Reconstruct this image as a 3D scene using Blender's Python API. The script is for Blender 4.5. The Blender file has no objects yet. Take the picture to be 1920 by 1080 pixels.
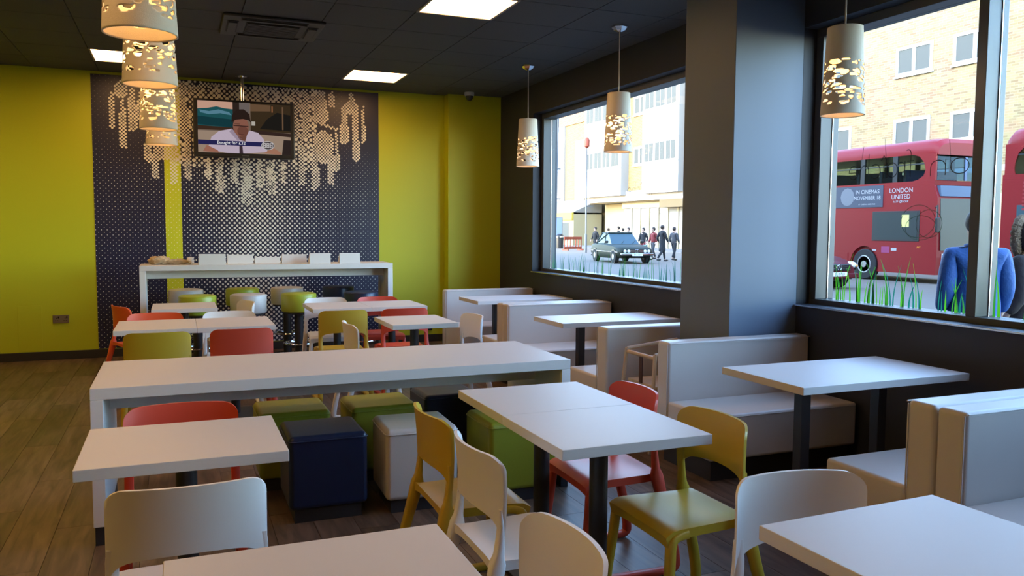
import bpy, bmesh, math, random
import numpy as np
from mathutils import Vector, Matrix
random.seed(7)
R = math.radians
sc = bpy.context.scene
COL = sc.collection
# ------------------------------------------------------------------ camera
YAW, PITCH, ROLL, CZ, FPX = -22.355, -4.169, 0.333, 1.501, 1528.627
y_, p_, r_ = R(YAW), R(PITCH), R(ROLL)
fw = Vector((-math.sin(y_)*math.cos(p_), math.cos(y_)*math.cos(p_), math.sin(p_)))
rt0 = Vector((math.cos(y_), math.sin(y_), 0)); up0 = rt0.cross(fw)
rt = math.cos(r_)*rt0 + math.sin(r_)*up0
up = -math.sin(r_)*rt0 + math.cos(r_)*up0
cam = bpy.data.cameras.new('camera'); camo = bpy.data.objects.new('camera', cam); COL.objects.link(camo)
m3 = Matrix((rt, up, -fw)).transposed()
camo.matrix_world = Matrix.Translation((0, 0, CZ)) @ m3.to_4x4()
cam.sensor_width = 36; cam.lens = FPX/1920*36; cam.clip_end = 400; cam.clip_start = .02
sc.camera = camo
# ------------------------------------------------------------------ light and exposure
sc.view_settings.view_transform = 'Standard'; sc.view_settings.look = 'None'
sc.view_settings.gamma = 1; sc.view_settings.use_curve_mapping = False
sc.view_settings.exposure = 0.0
w = bpy.data.worlds.new('sky'); sc.world = w; w.use_nodes = True
nt = w.node_tree; nt.nodes.clear()
sky = nt.nodes.new('ShaderNodeTexSky'); sky.sky_type = 'NISHITA'; sky.sun_disc = False
sky.sun_elevation = R(24); sky.sun_rotation = R(265); sky.air_density = 1.0; sky.dust_density = .6; sky.ozone_density = 2.5
bg = nt.nodes.new('ShaderNodeBackground'); bg.inputs[1].default_value = 2.9
wo = nt.nodes.new('ShaderNodeOutputWorld')
nt.links.new(sky.outputs[0], bg.inputs[0]); nt.links.new(bg.outputs[0], wo.inputs[0])
sun = bpy.data.lights.new('sun', 'SUN'); sun.energy = 3.8; sun.angle = R(.6); sun.color = (1, .92, .78)
suno = bpy.data.objects.new('sun', sun); COL.objects.link(suno)
sund = Vector((1, .10, -math.tan(R(23)))).normalized()      # the light travels this way
suno.rotation_euler = sund.to_track_quat('-Z', 'Y').to_euler()
sc.cycles.use_denoising = True
sc.cycles.max_bounces = 8; sc.cycles.diffuse_bounces = 5; sc.cycles.transparent_max_bounces = 16
sc.cycles.sample_clamp_indirect = 6.0
sc.cycles.caustics_reflective = False; sc.cycles.caustics_refractive = False
PANEL_W = 18          # radiance of the ceiling light panels
BULB_W = 3.0           # watts of each pendant bulb

# ------------------------------------------------------------------ materials
MATS = {}
def mat(name, col, rough=.5, metal=0, spec=.5, bump=None, var=None, coat=0, trans=0, emit=None, sheen=0):
    m = bpy.data.materials.new(name); m.use_nodes = True
    n = m.node_tree.nodes; b = n['Principled BSDF']; L = m.node_tree.links
    b.inputs['Base Color'].default_value = (*col, 1); b.inputs['Roughness'].default_value = rough
    b.inputs['Metallic'].default_value = metal; b.inputs['Specular IOR Level'].default_value = spec
    b.inputs['Coat Weight'].default_value = coat; b.inputs['Transmission Weight'].default_value = trans
    if emit:
        b.inputs['Emission Color'].default_value = (*emit[0], 1); b.inputs['Emission Strength'].default_value = emit[1]
    if bump or var:
        tc = n.new('ShaderNodeTexCoord')
    if bump:
        sc_, st, d = bump
        t = n.new('ShaderNodeTexNoise'); t.inputs['Scale'].default_value = sc_; t.inputs['Detail'].default_value = 3
        L.new(tc.outputs['Object'], t.inputs['Vector'])
        bn = n.new('ShaderNodeBump'); bn.inputs['Strength'].default_value = st; bn.inputs['Distance'].default_value = d
        L.new(t.outputs[0], bn.inputs['Height']); L.new(bn.outputs[0], b.inputs['Normal'])
    if var:
        sc_, amt = var
        t2 = n.new('ShaderNodeTexNoise'); t2.inputs['Scale'].default_value = sc_; t2.inputs['Detail'].default_value = 4
        L.new(tc.outputs['Object'], t2.inputs['Vector'])
        mx = n.new('ShaderNodeMix'); mx.data_type = 'RGBA'
        mx.inputs[6].default_value = (*[c*(1-amt) for c in col], 1); mx.inputs[7].default_value = (*[min(1, c*(1+amt)) for c in col], 1)
        L.new(t2.outputs[0], mx.inputs[0]); L.new(mx.outputs[2], b.inputs['Base Color'])
    MATS[name] = m
    return m
def emat(name, col, s):
    m = bpy.data.materials.new(name); m.use_nodes = True
    n = m.node_tree.nodes; n.clear()
    e = n.new('ShaderNodeEmission'); e.inputs[0].default_value = (*col, 1); e.inputs[1].default_value = s
    o = n.new('ShaderNodeOutputMaterial'); m.node_tree.links.new(e.outputs[0], o.inputs[0])
    MATS[name] = m; return m
def glassmat(name, tint=(1, 1, 1), refl=.08, rough=0.0):
    m = bpy.data.materials.new(name); m.use_nodes = True
    n = m.node_tree.nodes; n.clear(); L = m.node_tree.links
    t = n.new('ShaderNodeBsdfTransparent'); t.inputs[0].default_value = (*tint, 1)
    g = n.new('ShaderNodeBsdfGlossy'); g.inputs['Roughness'].default_value = rough
    f = n.new('ShaderNodeLayerWeight'); f.inputs[0].default_value = refl
    x = n.new('ShaderNodeMixShader'); o = n.new('ShaderNodeOutputMaterial')
    L.new(f.outputs['Fresnel'], x.inputs[0]); L.new(t.outputs[0], x.inputs[1]); L.new(g.outputs[0], x.inputs[2]); L.new(x.outputs[0], o.inputs[0])
    MATS[name] = m; return m

LAM = mat('white_laminate', (.65, .635, .605), .45, spec=.35, bump=(60, .04, .002))
EDGE = mat('white_edge', (.70, .69, .66), .4)
WHITE = mat('white_plastic', (.76, .75, .72), .42, bump=(300, .05, .001))
RED = mat('red_plastic', (.60, .065, .032), .42, bump=(300, .05, .001))
ORANGE = mat('orange_plastic', (.70, .10, .035), .42, bump=(300, .05, .001))
YELLOW = mat('mustard_plastic', (.48, .325, .02), .42, bump=(300, .05, .001))
VINYL = mat('cream_vinyl', (.60, .555, .50), .42, bump=(220, .08, .002))
PLINTH = mat('dark_plinth', (.02, .02, .022), .6)
BLACK = mat('black_metal', (.018, .018, .02), .42)
CHROME = mat('chrome', (.75, .75, .77), .12, metal=1)
LIME = mat('lime_paint', (.45, .48, .009), .55, bump=(180, .05, .002))
NAVYW = mat('navy_vinyl_print', (.010, .013, .045), .4)
LIMEP = mat('lime_print', (.56, .59, .015), .45)
DOT = mat('print_dots', (.80, .79, .72), .5)
DARKW = mat('charcoal_paint', (.024, .027, .037), .6, bump=(160, .05, .002))
PILLAR = mat('slate_paint', (.13, .17, .235), .55, bump=(160, .05, .002))
FRAME = mat('window_frame_grey', (.062, .068, .075), .4)
CEIL = mat('ceiling_tile_dark', (.056, .060, .066), .75, bump=(240, .25, .004), var=(60, .15))
GRIDM = mat('ceiling_grid_dark', (.02, .02, .022), .6)
SKIRT = mat('dark_skirting', (.02, .017, .014), .5)
PNAVY = mat('navy_leather', (.006, .016, .048), .35, bump=(90, .12, .003))
PGREEN = mat('olive_leather', (.25, .27, .016), .42, bump=(90, .12, .003))
PCREAM = mat('cream_leather', (.56, .53, .48), .35, bump=(90, .12, .003))
SLIME = mat('lime_leather', (.34, .41, .03), .38, bump=(90, .1, .003))
SGREY = mat('grey_leather', (.52, .51, .48), .38, bump=(90, .1, .003))
SHADE = mat('ceramic_shade', (.72, .66, .57), .8, bump=(500, .35, .003))
WOOD = mat('pale_beech', (.56, .40, .24), .5, var=(9, .15))
STRAP = mat('brown_strap', (.06, .02, .012), .6)
STEEL = mat('brushed_steel', (.42, .38, .32), .35, metal=1)
PAPER = mat('white_card', (.66, .66, .63), .6)
NEWS = mat('crumpled_paper', (.46, .36, .22), .8, var=(30, .5))
GLASS = glassmat('window_glass', (.97, .985, .98), .045)
BULB = emat('warm_bulb', (1, .56, .18), 4)
PANEL = emat('light_panel', (1, .55, .22), PANEL_W)

def floor_mat():
    m = mat('wood_vinyl', (.1, .07, .05), .42)
    n = m.node_tree.nodes; L = m.node_tree.links; b = n['Principled BSDF']
    g = n.new('ShaderNodeNewGeometry'); oi = n.new('ShaderNodeObjectInfo')
    mp = n.new('ShaderNodeMapping'); mp.inputs['Scale'].default_value = (14, 1.6, 1)
    L.new(g.outputs['Position'], mp.inputs[0])
    ad = n.new('ShaderNodeVectorMath'); ad.operation = 'MULTIPLY_ADD'
    cb = n.new('ShaderNodeCombineXYZ'); L.new(oi.outputs['Random'], cb.inputs[2])
    ad.inputs[1].default_value = (1, 1, 1); L.new(mp.outputs[0], ad.inputs[0])
    ml = n.new('ShaderNodeVectorMath'); ml.operation = 'SCALE'; ml.inputs['Scale'].default_value = 37
    L.new(cb.outputs[0], ml.inputs[0]); L.new(ml.outputs[0], ad.inputs[2])
    t = n.new('ShaderNodeTexNoise'); t.inputs['Scale'].default_value = 1.5; t.inputs['Detail'].default_value = 6; t.inputs['Distortion'].default_value = .7
    L.new(ad.outputs[0], t.inputs['Vector'])
    cr = n.new('ShaderNodeValToRGB'); cr.color_ramp.elements[0].position = .3; cr.color_ramp.elements[1].position = .72
    cr.color_ramp.elements[0].color = (.055, .031, .018, 1); cr.color_ramp.elements[1].color = (.185, .122, .082, 1)
    L.new(t.outputs[0], cr.inputs[0])
    mx = n.new('ShaderNodeMix'); mx.data_type = 'RGBA'; mx.blend_type = 'MULTIPLY'; mx.inputs[0].default_value = 1
    mr = n.new('ShaderNodeMapRange'); mr.inputs['To Min'].default_value = .72; mr.inputs['To Max'].default_value = 1.2
    L.new(oi.outputs['Random'], mr.inputs[0]); L.new(cr.outputs[0], mx.inputs[6]); L.new(mr.outputs[0], mx.inputs[7])
    L.new(mx.outputs[2], b.inputs['Base Color'])
    bn = n.new('ShaderNodeBump'); bn.inputs['Strength'].default_value = .12; bn.inputs['Distance'].default_value = .002
    L.new(t.outputs[0], bn.inputs['Height']); L.new(bn.outputs[0], b.inputs['Normal'])
    return m
FLOOR = floor_mat()

def brick_mat(name, c1, c2, mortar, scale=1.0, axis='yz'):
    m = mat(name, c1, .85)
    n = m.node_tree.nodes; L = m.node_tree.links; b = n['Principled BSDF']
    g = n.new('ShaderNodeNewGeometry'); sp = n.new('ShaderNodeSeparateXYZ'); cb = n.new('ShaderNodeCombineXYZ')
    L.new(g.outputs['Position'], sp.inputs[0]); L.new(sp.outputs[1], cb.inputs[0]); L.new(sp.outputs[2], cb.inputs[1])
    t = n.new('ShaderNodeTexBrick'); t.inputs['Scale'].default_value = scale
    t.inputs['Color1'].default_value = (*c1, 1); t.inputs['Color2'].default_value = (*c2, 1); t.inputs['Mortar'].default_value = (*mortar, 1)
    t.inputs['Brick Width'].default_value = .40; t.inputs['Row Height'].default_value = .125; t.inputs['Mortar Size'].default_value = .018
    t.inputs['Bias'].default_value = -.35
    L.new(cb.outputs[0], t.inputs['Vector'])
    t2 = n.new('ShaderNodeTexNoise'); t2.inputs['Scale'].default_value = 1.3; L.new(cb.outputs[0], t2.inputs['Vector'])
    mx = n.new('ShaderNodeMix'); mx.data_type = 'RGBA'; mx.blend_type = 'MULTIPLY'; mx.inputs[0].default_value = .35
    L.new(t.outputs[0], mx.inputs[6]); L.new(t2.outputs[1], mx.inputs[7]); L.new(mx.outputs[2], b.inputs['Base Color'])
    return m
BRICK = brick_mat('yellow_stock_brick', (.20, .153, .078), (.105, .062, .032), (.205, .165, .10))
BRICK2 = brick_mat('sandy_brick', (.205, .15, .055), (.165, .11, .038), (.23, .18, .09))
BRICKO = brick_mat('orange_brick', (.26, .12, .05), (.2, .085, .035), (.26, .19, .12))
RENDER = mat('white_render', (.27, .265, .25), .8)
UPVC = mat('white_upvc', (.42, .42, .41), .5)
PANE = mat('grey_pane', (.062, .068, .066), .6, spec=.1)
SHUT = mat('grey_shutter', (.15, .15, .14), .7, var=(3, .15))
SHOPY = mat('yellow_shopfront', (.34, .26, .03), .7)
SHOPC = mat('cream_shopfront', (.26, .225, .13), .7)
SOFFIT = mat('brown_soffit', (.10, .075, .035), .8)
ROAD = mat('asphalt', (.145, .118, .092), .85, bump=(40, .2, .01), var=(6, .12))
PAVE = mat('paving', (.13, .125, .12), .85, var=(4, .12))
BUSRED = mat('bus_red', (.235, .016, .018), .4, spec=.2)
BUSDK = mat('bus_dark', (.02, .022, .025), .4)
BUSBLUE = glassmat('bus_windscreen', (.28, .46, .68), .12)
BUSWS = mat('bus_windscreen_dark', (.045, .055, .052), .3, spec=.2)
BUSGLASS = glassmat('bus_side_glass', (.72, .78, .70), .2)
SEATB = mat('bus_seat', (.03, .05, .12), .8)
TYRE = mat('tyre', (.018, .018, .018), .85)
HUB = mat('wheel_hub', (.35, .34, .33), .45, metal=.6)
CARG = mat('car_dark_green', (.030, .036, .026), .5, spec=.12)
CARR = mat('car_red', (.10, .012, .016), .45, spec=.15)
CARGL = mat('car_glass', (.05, .085, .10), .35, spec=.2)
PLATE = mat('number_plate', (.8, .8, .76), .5)
LAMP = mat('headlamp', (.82, .85, .85), .1, coat=.5)
AMBER = mat('amber_lens', (.8, .32, .04), .3)
BLACKP = mat('black_plastic', (.012, .012, .013), .35)
INK = mat('black_ink', (.01, .01, .012), .6)
WINK = mat('white_ink', (.42, .42, .42), .6)
SKIN = mat('skin', (.50, .32, .24), .55)
HAIR = mat('dark_hair', (.035, .022, .016), .7)
CBLUE = mat('blue_coat', (.014, .075, .27), .7, bump=(25, .4, .02))
CBROWN = mat('brown_coat', (.04, .030, .030), .8, bump=(25, .4, .02))
FUR = mat('fur_trim', (.22, .15, .095), .95, bump=(80, 1, .02))
CDARK = mat('dark_cloth', (.016, .017, .02), .85)
CGREY = mat('grey_cloth', (.06, .06, .065), .85)
CREDC = mat('red_cloth', (.22, .03, .03), .85)
JEANS = mat('jeans', (.04, .06, .12), .85)
TEAL = mat('teal_bag', (.006, .14, .11), .5)
BARR = mat('barrier_red', (.26, .04, .015), .6)
POLEM = mat('street_pole', (.10, .11, .12), .6)
BILL = mat('billboard', (.10, .15, .33), .5)
PINK = mat('pink_ink', (.33, .11, .28), .6)
G1 = mat('grass_green', (.04, .22, .025), .6)
G2 = mat('grass_teal', (.008, .14, .09), .6)
G3 = mat('grass_bright', (.08, .33, .015), .6)
for g_ in (G1, G2, G3):
    n_ = g_.node_tree.nodes; b_ = n_['Principled BSDF']; tr_ = n_.new('ShaderNodeBsdfTranslucent'); tr_.inputs[0].default_value = b_.inputs['Base Color'].default_value
    mx_ = n_.new('ShaderNodeMixShader'); mx_.inputs[0].default_value = .6
    g_.node_tree.links.new(b_.outputs[0], mx_.inputs[1]); g_.node_tree.links.new(tr_.outputs[0], mx_.inputs[2]); g_.node_tree.links.new(mx_.outputs[0], n_['Material Output'].inputs[0])
RAILW = mat('aluminium_bead', (.7, .72, .75), .25, metal=.8)

# ------------------------------------------------------------------ mesh helpers
class MB:
    def __init__(s): s.v = []; s.f = []
    def add(s, vs, fs):
        o = len(s.v); s.v += [tuple(v) for v in vs]; s.f += [tuple(i+o for i in f) for f in fs]; return s
    def box(s, x0, x1, y0, y1, z0, z1):
        return s.add([(x0,y0,z0),(x1,y0,z0),(x1,y1,z0),(x0,y1,z0),(x0,y0,z1),(x1,y0,z1),(x1,y1,z1),(x0,y1,z1)],
                     [(0,3,2,1),(4,5,6,7),(0,1,5,4),(1,2,6,5),(2,3,7,6),(3,0,4,7)])
    def obox(s, c, ax, ay, az):      # oriented box: centre and three half vectors
        c, ax, ay, az = map(Vector, (c, ax, ay, az)); vs = []
        for z in (-1, 1):
            for x, y in ((-1,-1),(1,-1),(1,1),(-1,1)): vs.append(c+ax*x+ay*y+az*z)
        return s.add(vs, [(0,3,2,1),(4,5,6,7),(0,1,5,4),(1,2,6,5),(2,3,7,6),(3,0,4,7)])
    def ring(s, rings, cap=True, closed=True):     # loft between vertex rings
        n = len(rings[0]); vs = [v for r in rings for v in r]; fs = []
        for k in range(len(rings)-1):
            for i in range(n if closed else n-1):
                j = (i+1) % n; fs.append((k*n+i, k*n+j, (k+1)*n+j, (k+1)*n+i))
        if cap: fs.append(tuple(range(n-1, -1, -1))); fs.append(tuple((len(rings)-1)*n+i for i in range(n)))
        return s.add(vs, fs)
    def lathe(s, prof, c=(0,0,0), n=24, axis='z', cap=True):
        rs = []
        for r, h in prof:
            ring = []
            for i in range(n):
                a = 2*math.pi*i/n; p = (r*math.cos(a), r*math.sin(a), h)
                if axis == 'x': p = (h, p[0], p[1])
                if axis == 'y': p = (p[0], -h, p[1])
                ring.append((p[0]+c[0], p[1]+c[1], p[2]+c[2]))
            rs.append(ring)
        return s.ring(rs, cap)
    def tube(s, pts, r, n=8, cap=True):
        pts = [Vector(p) for p in pts]; rs = []
        for k, p in enumerate(pts):
            d = (pts[min(k+1, len(pts)-1)]-pts[max(k-1, 0)]).normalized()
            u = d.cross(Vector((0,0,1)));
            if u.length < 1e-3: u = Vector((1,0,0))
            u.normalize(); v = d.cross(u); rr = r[k] if isinstance(r, (list, tuple)) else r
            rs.append([p+u*rr*math.cos(2*math.pi*i/n)+v*rr*math.sin(2*math.pi*i/n) for i in range(n)])
        return s.ring(rs, cap)
    def torus(s, c, R_, r, n=28, m=8, axis='z'):
        vs = []; fs = []
        for i in range(n):
            a = 2*math.pi*i/n
            for j in range(m):
                b = 2*math.pi*j/m; q = R_+r*math.cos(b); p = (q*math.cos(a), q*math.sin(a), r*math.sin(b))
                if axis == 'x': p = (p[2], p[0], p[1])
                if axis == 'y': p = (p[0], p[2], p[1])
                vs.append((p[0]+c[0], p[1]+c[1], p[2]+c[2]))
                fs.append((i*m+j, ((i+1)%n)*m+j, ((i+1)%n)*m+(j+1)%m, i*m+(j+1)%m))
        return s.add(vs, fs)
    def prism(s, poly, y0, y1, plane='xz'):        # polygon extruded along the missing axis
        def P(a, b, t): return (a, t, b) if plane == 'xz' else ((t, a, b) if plane == 'yz' else (a, b, t))
        return s.ring([[P(a, b, y0) for a, b in poly], [P(a, b, y1) for a, b in poly]])
    def sphere(s, c, r, n=16, m=10, sx=1, sy=1, sz=1):
        prof = []
        rs = [[(c[0]+r*sx*math.sin(math.pi*k/m)*math.cos(2*math.pi*i/n), c[1]+r*sy*math.sin(math.pi*k/m)*math.sin(2*math.pi*i/n), c[2]-r*sz*math.cos(math.pi*k/m)) for i in range(n)] for k in range(1, m)]
        s.ring(rs); return s
    def mesh(s, name, m=None, smooth=False):
        me = bpy.data.meshes.new(name); me.from_pydata(s.v, [], s.f); me.update()
        bm = bmesh.new(); bm.from_mesh(me); bmesh.ops.recalc_face_normals(bm, faces=bm.faces[:]); bm.to_mesh(me); bm.free()
        if smooth:
            for p in me.polygons: p.use_smooth = True
        if m: me.materials.append(m)
        return me
    def build(s, name, m, parent=None, smooth=False, bevel=0, seg=2, loc=None, sub=0, angle=35):
        o = bpy.data.objects.new(name, s.mesh(name, m, smooth or bevel > 0)); COL.objects.link(o)
        if parent: o.parent = parent
        if loc: o.location = loc
        if bevel:
            b = o.modifiers.new('bevel', 'BEVEL'); b.width = bevel; b.segments = seg; b.limit_method = 'ANGLE'; b.angle_limit = R(30); b.harden_normals = True
        if sub:
            b = o.modifiers.new('sub', 'SUBSURF'); b.levels = sub; b.render_levels = sub
        if smooth and not bevel and not sub:
            sharp(o.data, angle)
        return o
def sharp(me, deg):
    bm = bmesh.new(); bm.from_mesh(me); lim = R(deg)
    for e in bm.edges:
        if len(e.link_faces) == 2 and e.calc_face_angle(0) > lim: e.smooth = False
    bm.to_mesh(me); bm.free()
def empty(name, loc, rz=0):
    o = bpy.data.objects.new(name, None); COL.objects.link(o); o.location = loc; o.rotation_euler = (0, 0, rz); o.empty_display_size = .1
    return o
def tag(o, label=None, cat=None, group=None, kind=None):
    if label: o['label'] = label
    if cat: o['category'] = cat
    if group: o['group'] = group
    if kind: o['kind'] = kind
    return o
def kids(o): return [c for c in o.children]
def dup(o, parent=None, label=None, loc=None, rz=None, group=None):
    c = o.copy(); COL.objects.link(c)
    if parent: c.parent = parent
    for ch in list(o.children): dup(ch, c)
    if label: c['label'] = label
    if group: c['group'] = group
    if loc is not None: c.location = loc
    if rz is not None: c.rotation_euler = (0, 0, rz)
    return c
def struct(o): o['kind'] = 'structure'; return o
def resample(pts, n):
    P = [Vector(p) for p in pts]; out = []
    for i in range(len(P)-1):
        a = P[max(i-1, 0)]; b = P[i]; c = P[i+1]; d = P[min(i+2, len(P)-1)]
        for k in range(n):
            t = k/n
            out.append(.5*((2*b)+(c-a)*t+(2*a-5*b+4*c-d)*t*t+(3*b-a-3*c+d)*t**3))
    out.append(P[-1]); return out
def text_mesh(s, size, ext=.001):
    cu = bpy.data.curves.new('lettering', 'FONT'); cu.body = s; cu.size = size; cu.extrude = ext; cu.align_x = 'CENTER'; cu.align_y = 'CENTER'; cu.resolution_u = 3
    t = bpy.data.objects.new('tmp', cu); COL.objects.link(t)
    dg = bpy.context.evaluated_depsgraph_get(); me = bpy.data.meshes.new_from_object(t.evaluated_get(dg))
    bpy.data.objects.remove(t); return me
def text_obj(s, size, m, parent, loc, ex, ey, name='lettering', ext=.001, sx=1):
    me = text_mesh(s, size, ext); me.materials.clear(); me.materials.append(m); me.name = name
    o = bpy.data.objects.new(name, me); COL.objects.link(o); o.parent = parent
    ex = Vector(ex); ey = Vector(ey); ez = ex.cross(ey)
    o.matrix_local = Matrix.Translation(loc) @ Matrix((ex*sx, ey, ez)).transposed().to_4x4()
    return o

# ------------------------------------------------------------------ the room shell
H, W, D = 3.235, 4.02, 10.37
XL, YN = -5.0, -2.6           # unseen left wall and near wall
WT = 4.34                     # outer face of the window wall
fl = struct(MB().box(XL, WT, YN, D+.2, -.16, -.010).build('floor', PLINTH))
PW, PL = .2, 1.42
k = 0
x0 = W
plankm = {}
for i in range(40):
    x1 = W-.004-i*PW; xa = x1-PW
    if xa < -3.1: break
    off = (i*.53) % PL
    yy = .55-off
    while yy < D-.02:
        ya, yb = max(yy, .5), min(yy+PL, D-.015)
        if yb-ya > .1:
            fully = (xa+.1) > -0.42*yb-1.2
            if fully:
                o = MB().box(xa+.0012, x1-.0012, ya+.0012, yb-.0012, -.010, 0).build('floor_plank', FLOOR, fl); k += 1
        yy += PL
rest = MB().box(XL, W-.004, YN, .499, -.010, 0)
rest.build('floor_field', FLOOR, fl)
MB().box(XL, -3.1, .5, D-.015, -.010, 0).build('floor_field', FLOOR, fl)
MB().box(-3.1, -1.2, .5, 2.4, -.0105, -.0005).build('floor_field', FLOOR, fl)

ce = struct(MB().box(XL, WT, YN, D+.2, H+.02, H+.16).build('ceiling', GRIDM))
T = .645; GX, GY = 1.82, 9.065
LIGHTS = []
for a in (1.82, -.76, -3.34):
    for b in (9.065, 5.84, 2.615, -.61):
        if a < 1 or b > 3: LIGHTS.append((a, b))
AC = (.42, 1.18, 7.13, 7.775)
def islight(x, y): return any(abs(x-a) < .1 and abs(y-b) < .1 for a, b in LIGHTS)
nt_ = 0
for i in range(-11, 5):
    for j in range(-19, 4):
        xa, ya = GX+i*T, GY+j*T; xb, yb = xa+T, ya+T
        if islight(xa, ya) or (i == -2 and j == -3): continue
        xa2, xb2, ya2, yb2 = max(xa, XL), min(xb, W), max(ya, YN), min(yb, D)
        if xb2-xa2 < .05 or yb2-ya2 < .05: continue
        if yb < 4.4 or xb < -3.5: continue
        MB().box(xa2+.004, xb2-.004, ya2+.004, yb2-.004, H-.004, H+.02).build('ceiling_tile', CEIL, ce); nt_ += 1
MB().box(XL, W, YN, 3.9, H, H+.02).build('ceiling_field', CEIL, ce)
MB().box(XL, -3.34, 3.9, D, H, H+.02).build('ceiling_field', CEIL, ce)

# back wall with printed mural
bw = struct(MB().box(XL, WT, D, D+.2, -.16, H+.16).build('wall_back', LIME))
struct(MB().box(3.29, W, 10.2, D, 0, H).build('wall_back_pier', LIME))
MB().box(-1.645, -1.41, D-.004, D, .10, .615).build('access_panel', LIME, bw, bevel=.002)
mur = empty('mural', (0, D, 0)); mur.parent = bw; mur.location = (0, D, 0)
mur.name = 'wall_mural'
MB().box(-.852, 2.412, -.004, 0, .1, H-.03).build('mural_sheet', NAVYW, mur)
MB().box(-.113, .066, -.006, -.004, .1, H-.03).build('lime_band', LIMEP, mur)

# halftone chandelier print: dots whose size follows a field of hanging drops
C0 = Vector((0, 0, CZ))
def unw(px, py):
    r = fw+rt*(px-960)/FPX-up*(py-540)/FPX; t = D/r.y; p = C0+r*t; return p.x, p.z
drops = [(209,170,242,11),(229,187,279,13),(247,165,247,16),(262,172,230,9),(231,136,168,12),
 (276,250,305,11),(291,250,334,13),(325,270,346,14),(305,245,300,30),(351,200,340,13),(342,150,262,18),
 (390,295,338,12),(412,295,362,16),(462,300,387,22),(440,298,345,16),(486,298,350,16),(507,300,364,20),(531,300,343,11),
 (565,248,348,13),(590,250,356,15),(620,252,347,12),(606,245,306,38),(631,250,323,10),
 (645,198,271,17),(666,198,303,15),(681,200,269,8),(659,172,200,12),(658,190,215,36),
 (600,168,232,30),(621,168,202,12),(572,160,262,16),(556,200,262,10),(226,166,182,34)]
arcs = [((555,200),(590,228),5),((590,228),(632,243),5),((335,180),(380,160),10),((380,160),(440,152),10),((460,156),(540,166),10),((540,166),(600,190),9),
 ((310,160),(335,200),12),((545,180),(570,215),10)]
PXW = .00628
dn = []
for (px, a, b, wpx) in drops:
    xx, za = unw(px, a); _, zb = unw(px, b); dn.append((xx, za, zb, wpx*.5*PXW*1.02))
an = []
for p, q, wd in arcs:
    an.append((*unw(*p), *unw(*q), wd*.5*PXW))
rng = np.random.default_rng(3)
pitch = .0415
dots_v = []; dots_f = []; hexa = [(math.cos(math.pi*k/4+.39), math.sin(math.pi*k/4+.39)) for k in range(8)]
st = pitch/math.sqrt(2)
def adddot(x, z, r, y=-.0075):
    if r < .0016: return
    r = min(r, .033); n0 = len(dots_v)
    x0_, x1_, z0_, z1_ = -.851, 2.411, .101, H-.032
    for c, s_ in hexa:
        dots_v.append((min(max(x+r*c, x0_), x1_), y, min(max(z+r*s_, z0_), z1_)))
    dots_f.append(tuple(range(n0, n0+8)))
def field(X, Z):
    best = np.full(X.shape, -9.0)
    for xx, za, zb, rr in dn:
        t = np.clip((Z-zb)/(za-zb), 0, 1); zc = np.clip(Z, zb+rr, max(za-rr*.5, zb+rr+.001))
        rad = rr*(.40+.62*np.sin(np.pi*(.5-.42*t)))
        d = 1-np.hypot(X-xx, Z-zc)/rad
        best = np.maximum(best, d)
    for xa, za, xb, zb, rr in an:
        ux, uz = xb-xa, zb-za; t = np.clip(((X-xa)*ux+(Z-za)*uz)/(ux*ux+uz*uz), 0, 1)
        d = 1-np.hypot(X-xa-t*ux, Z-za-t*uz)/rr
        best = np.maximum(best, d*.8)
    return best
# coarse background dots, then fine dots inside the drops
rows = int((H-.03-.1)/st)+1; cols = int(3.26/st)+1
for j in range(rows):
    for i in range(cols):
        if (i+j) % 2: continue
        x = -.845+i*st; z = .11+j*st
        f = float(field(np.array([x]), np.array([z]))[0])
        g = math.exp(-((x-.92)/.62)**2)
        g2 = math.exp(-((x-.9)/1.35)**2)
        r = .0034+.0095*g+.0026*g2
        sm = min(1, max(0, (z-1.95)/.65)); sm = sm*sm*(3-2*sm)
        if x < -.13: r = .0046*(1-.6*sm)
        elif abs(x-.8) > .75: r *= 1-.7*sm
        if f > 0: continue
        if z > 2.9 and .05 < x < 1.75: r = .013+rng.random()*.012
        if z > 2.2 and (abs(x-.17) < .16 or (1.35 < x < 1.62)): r = .011+rng.random()*.012
        if -.113 < x < .066 and z < 1.9: r = .0044
        adddot(x, z, r)
st2 = .0195
X, Z = np.meshgrid(np.arange(-.84, 2.41, st2), np.arange(1.6, H-.04, st2))
F = field(X, Z)
NZ = rng.random(F.shape)
for (j, i), f in np.ndenumerate(F):
    if f <= 0 or (i+j) % 2: continue
    x, z = X[j, i], Z[j, i]
    big = (.25 < x < 1.35 and z < 2.35)
    r = .0104+.0030*NZ[j, i]
    if big: r = .0092+.0085*NZ[j, i]
    if f < .22: r = .0135
    adddot(float(x), float(z), r, -.008)
me = bpy.data.meshes.new('halftone_dots'); me.from_pydata(dots_v, [], dots_f); me.materials.append(DOT)
o = bpy.data.objects.new('halftone_dots', me); COL.objects.link(o); o.parent = mur; o['kind'] = 'stuff'

struct(MB().box(XL, 3.29, D-.022, D, 0, .095).build('baseboard_back', SKIRT, bevel=.003))
struct(MB().box(XL-.2, XL, YN, D+.2, -.16, H+.16).build('wall_left', LIME))
struct(MB().box(XL-.2, WT, YN-.2, YN, -.16, H+.16).build('wall_near', DARKW))
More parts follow.
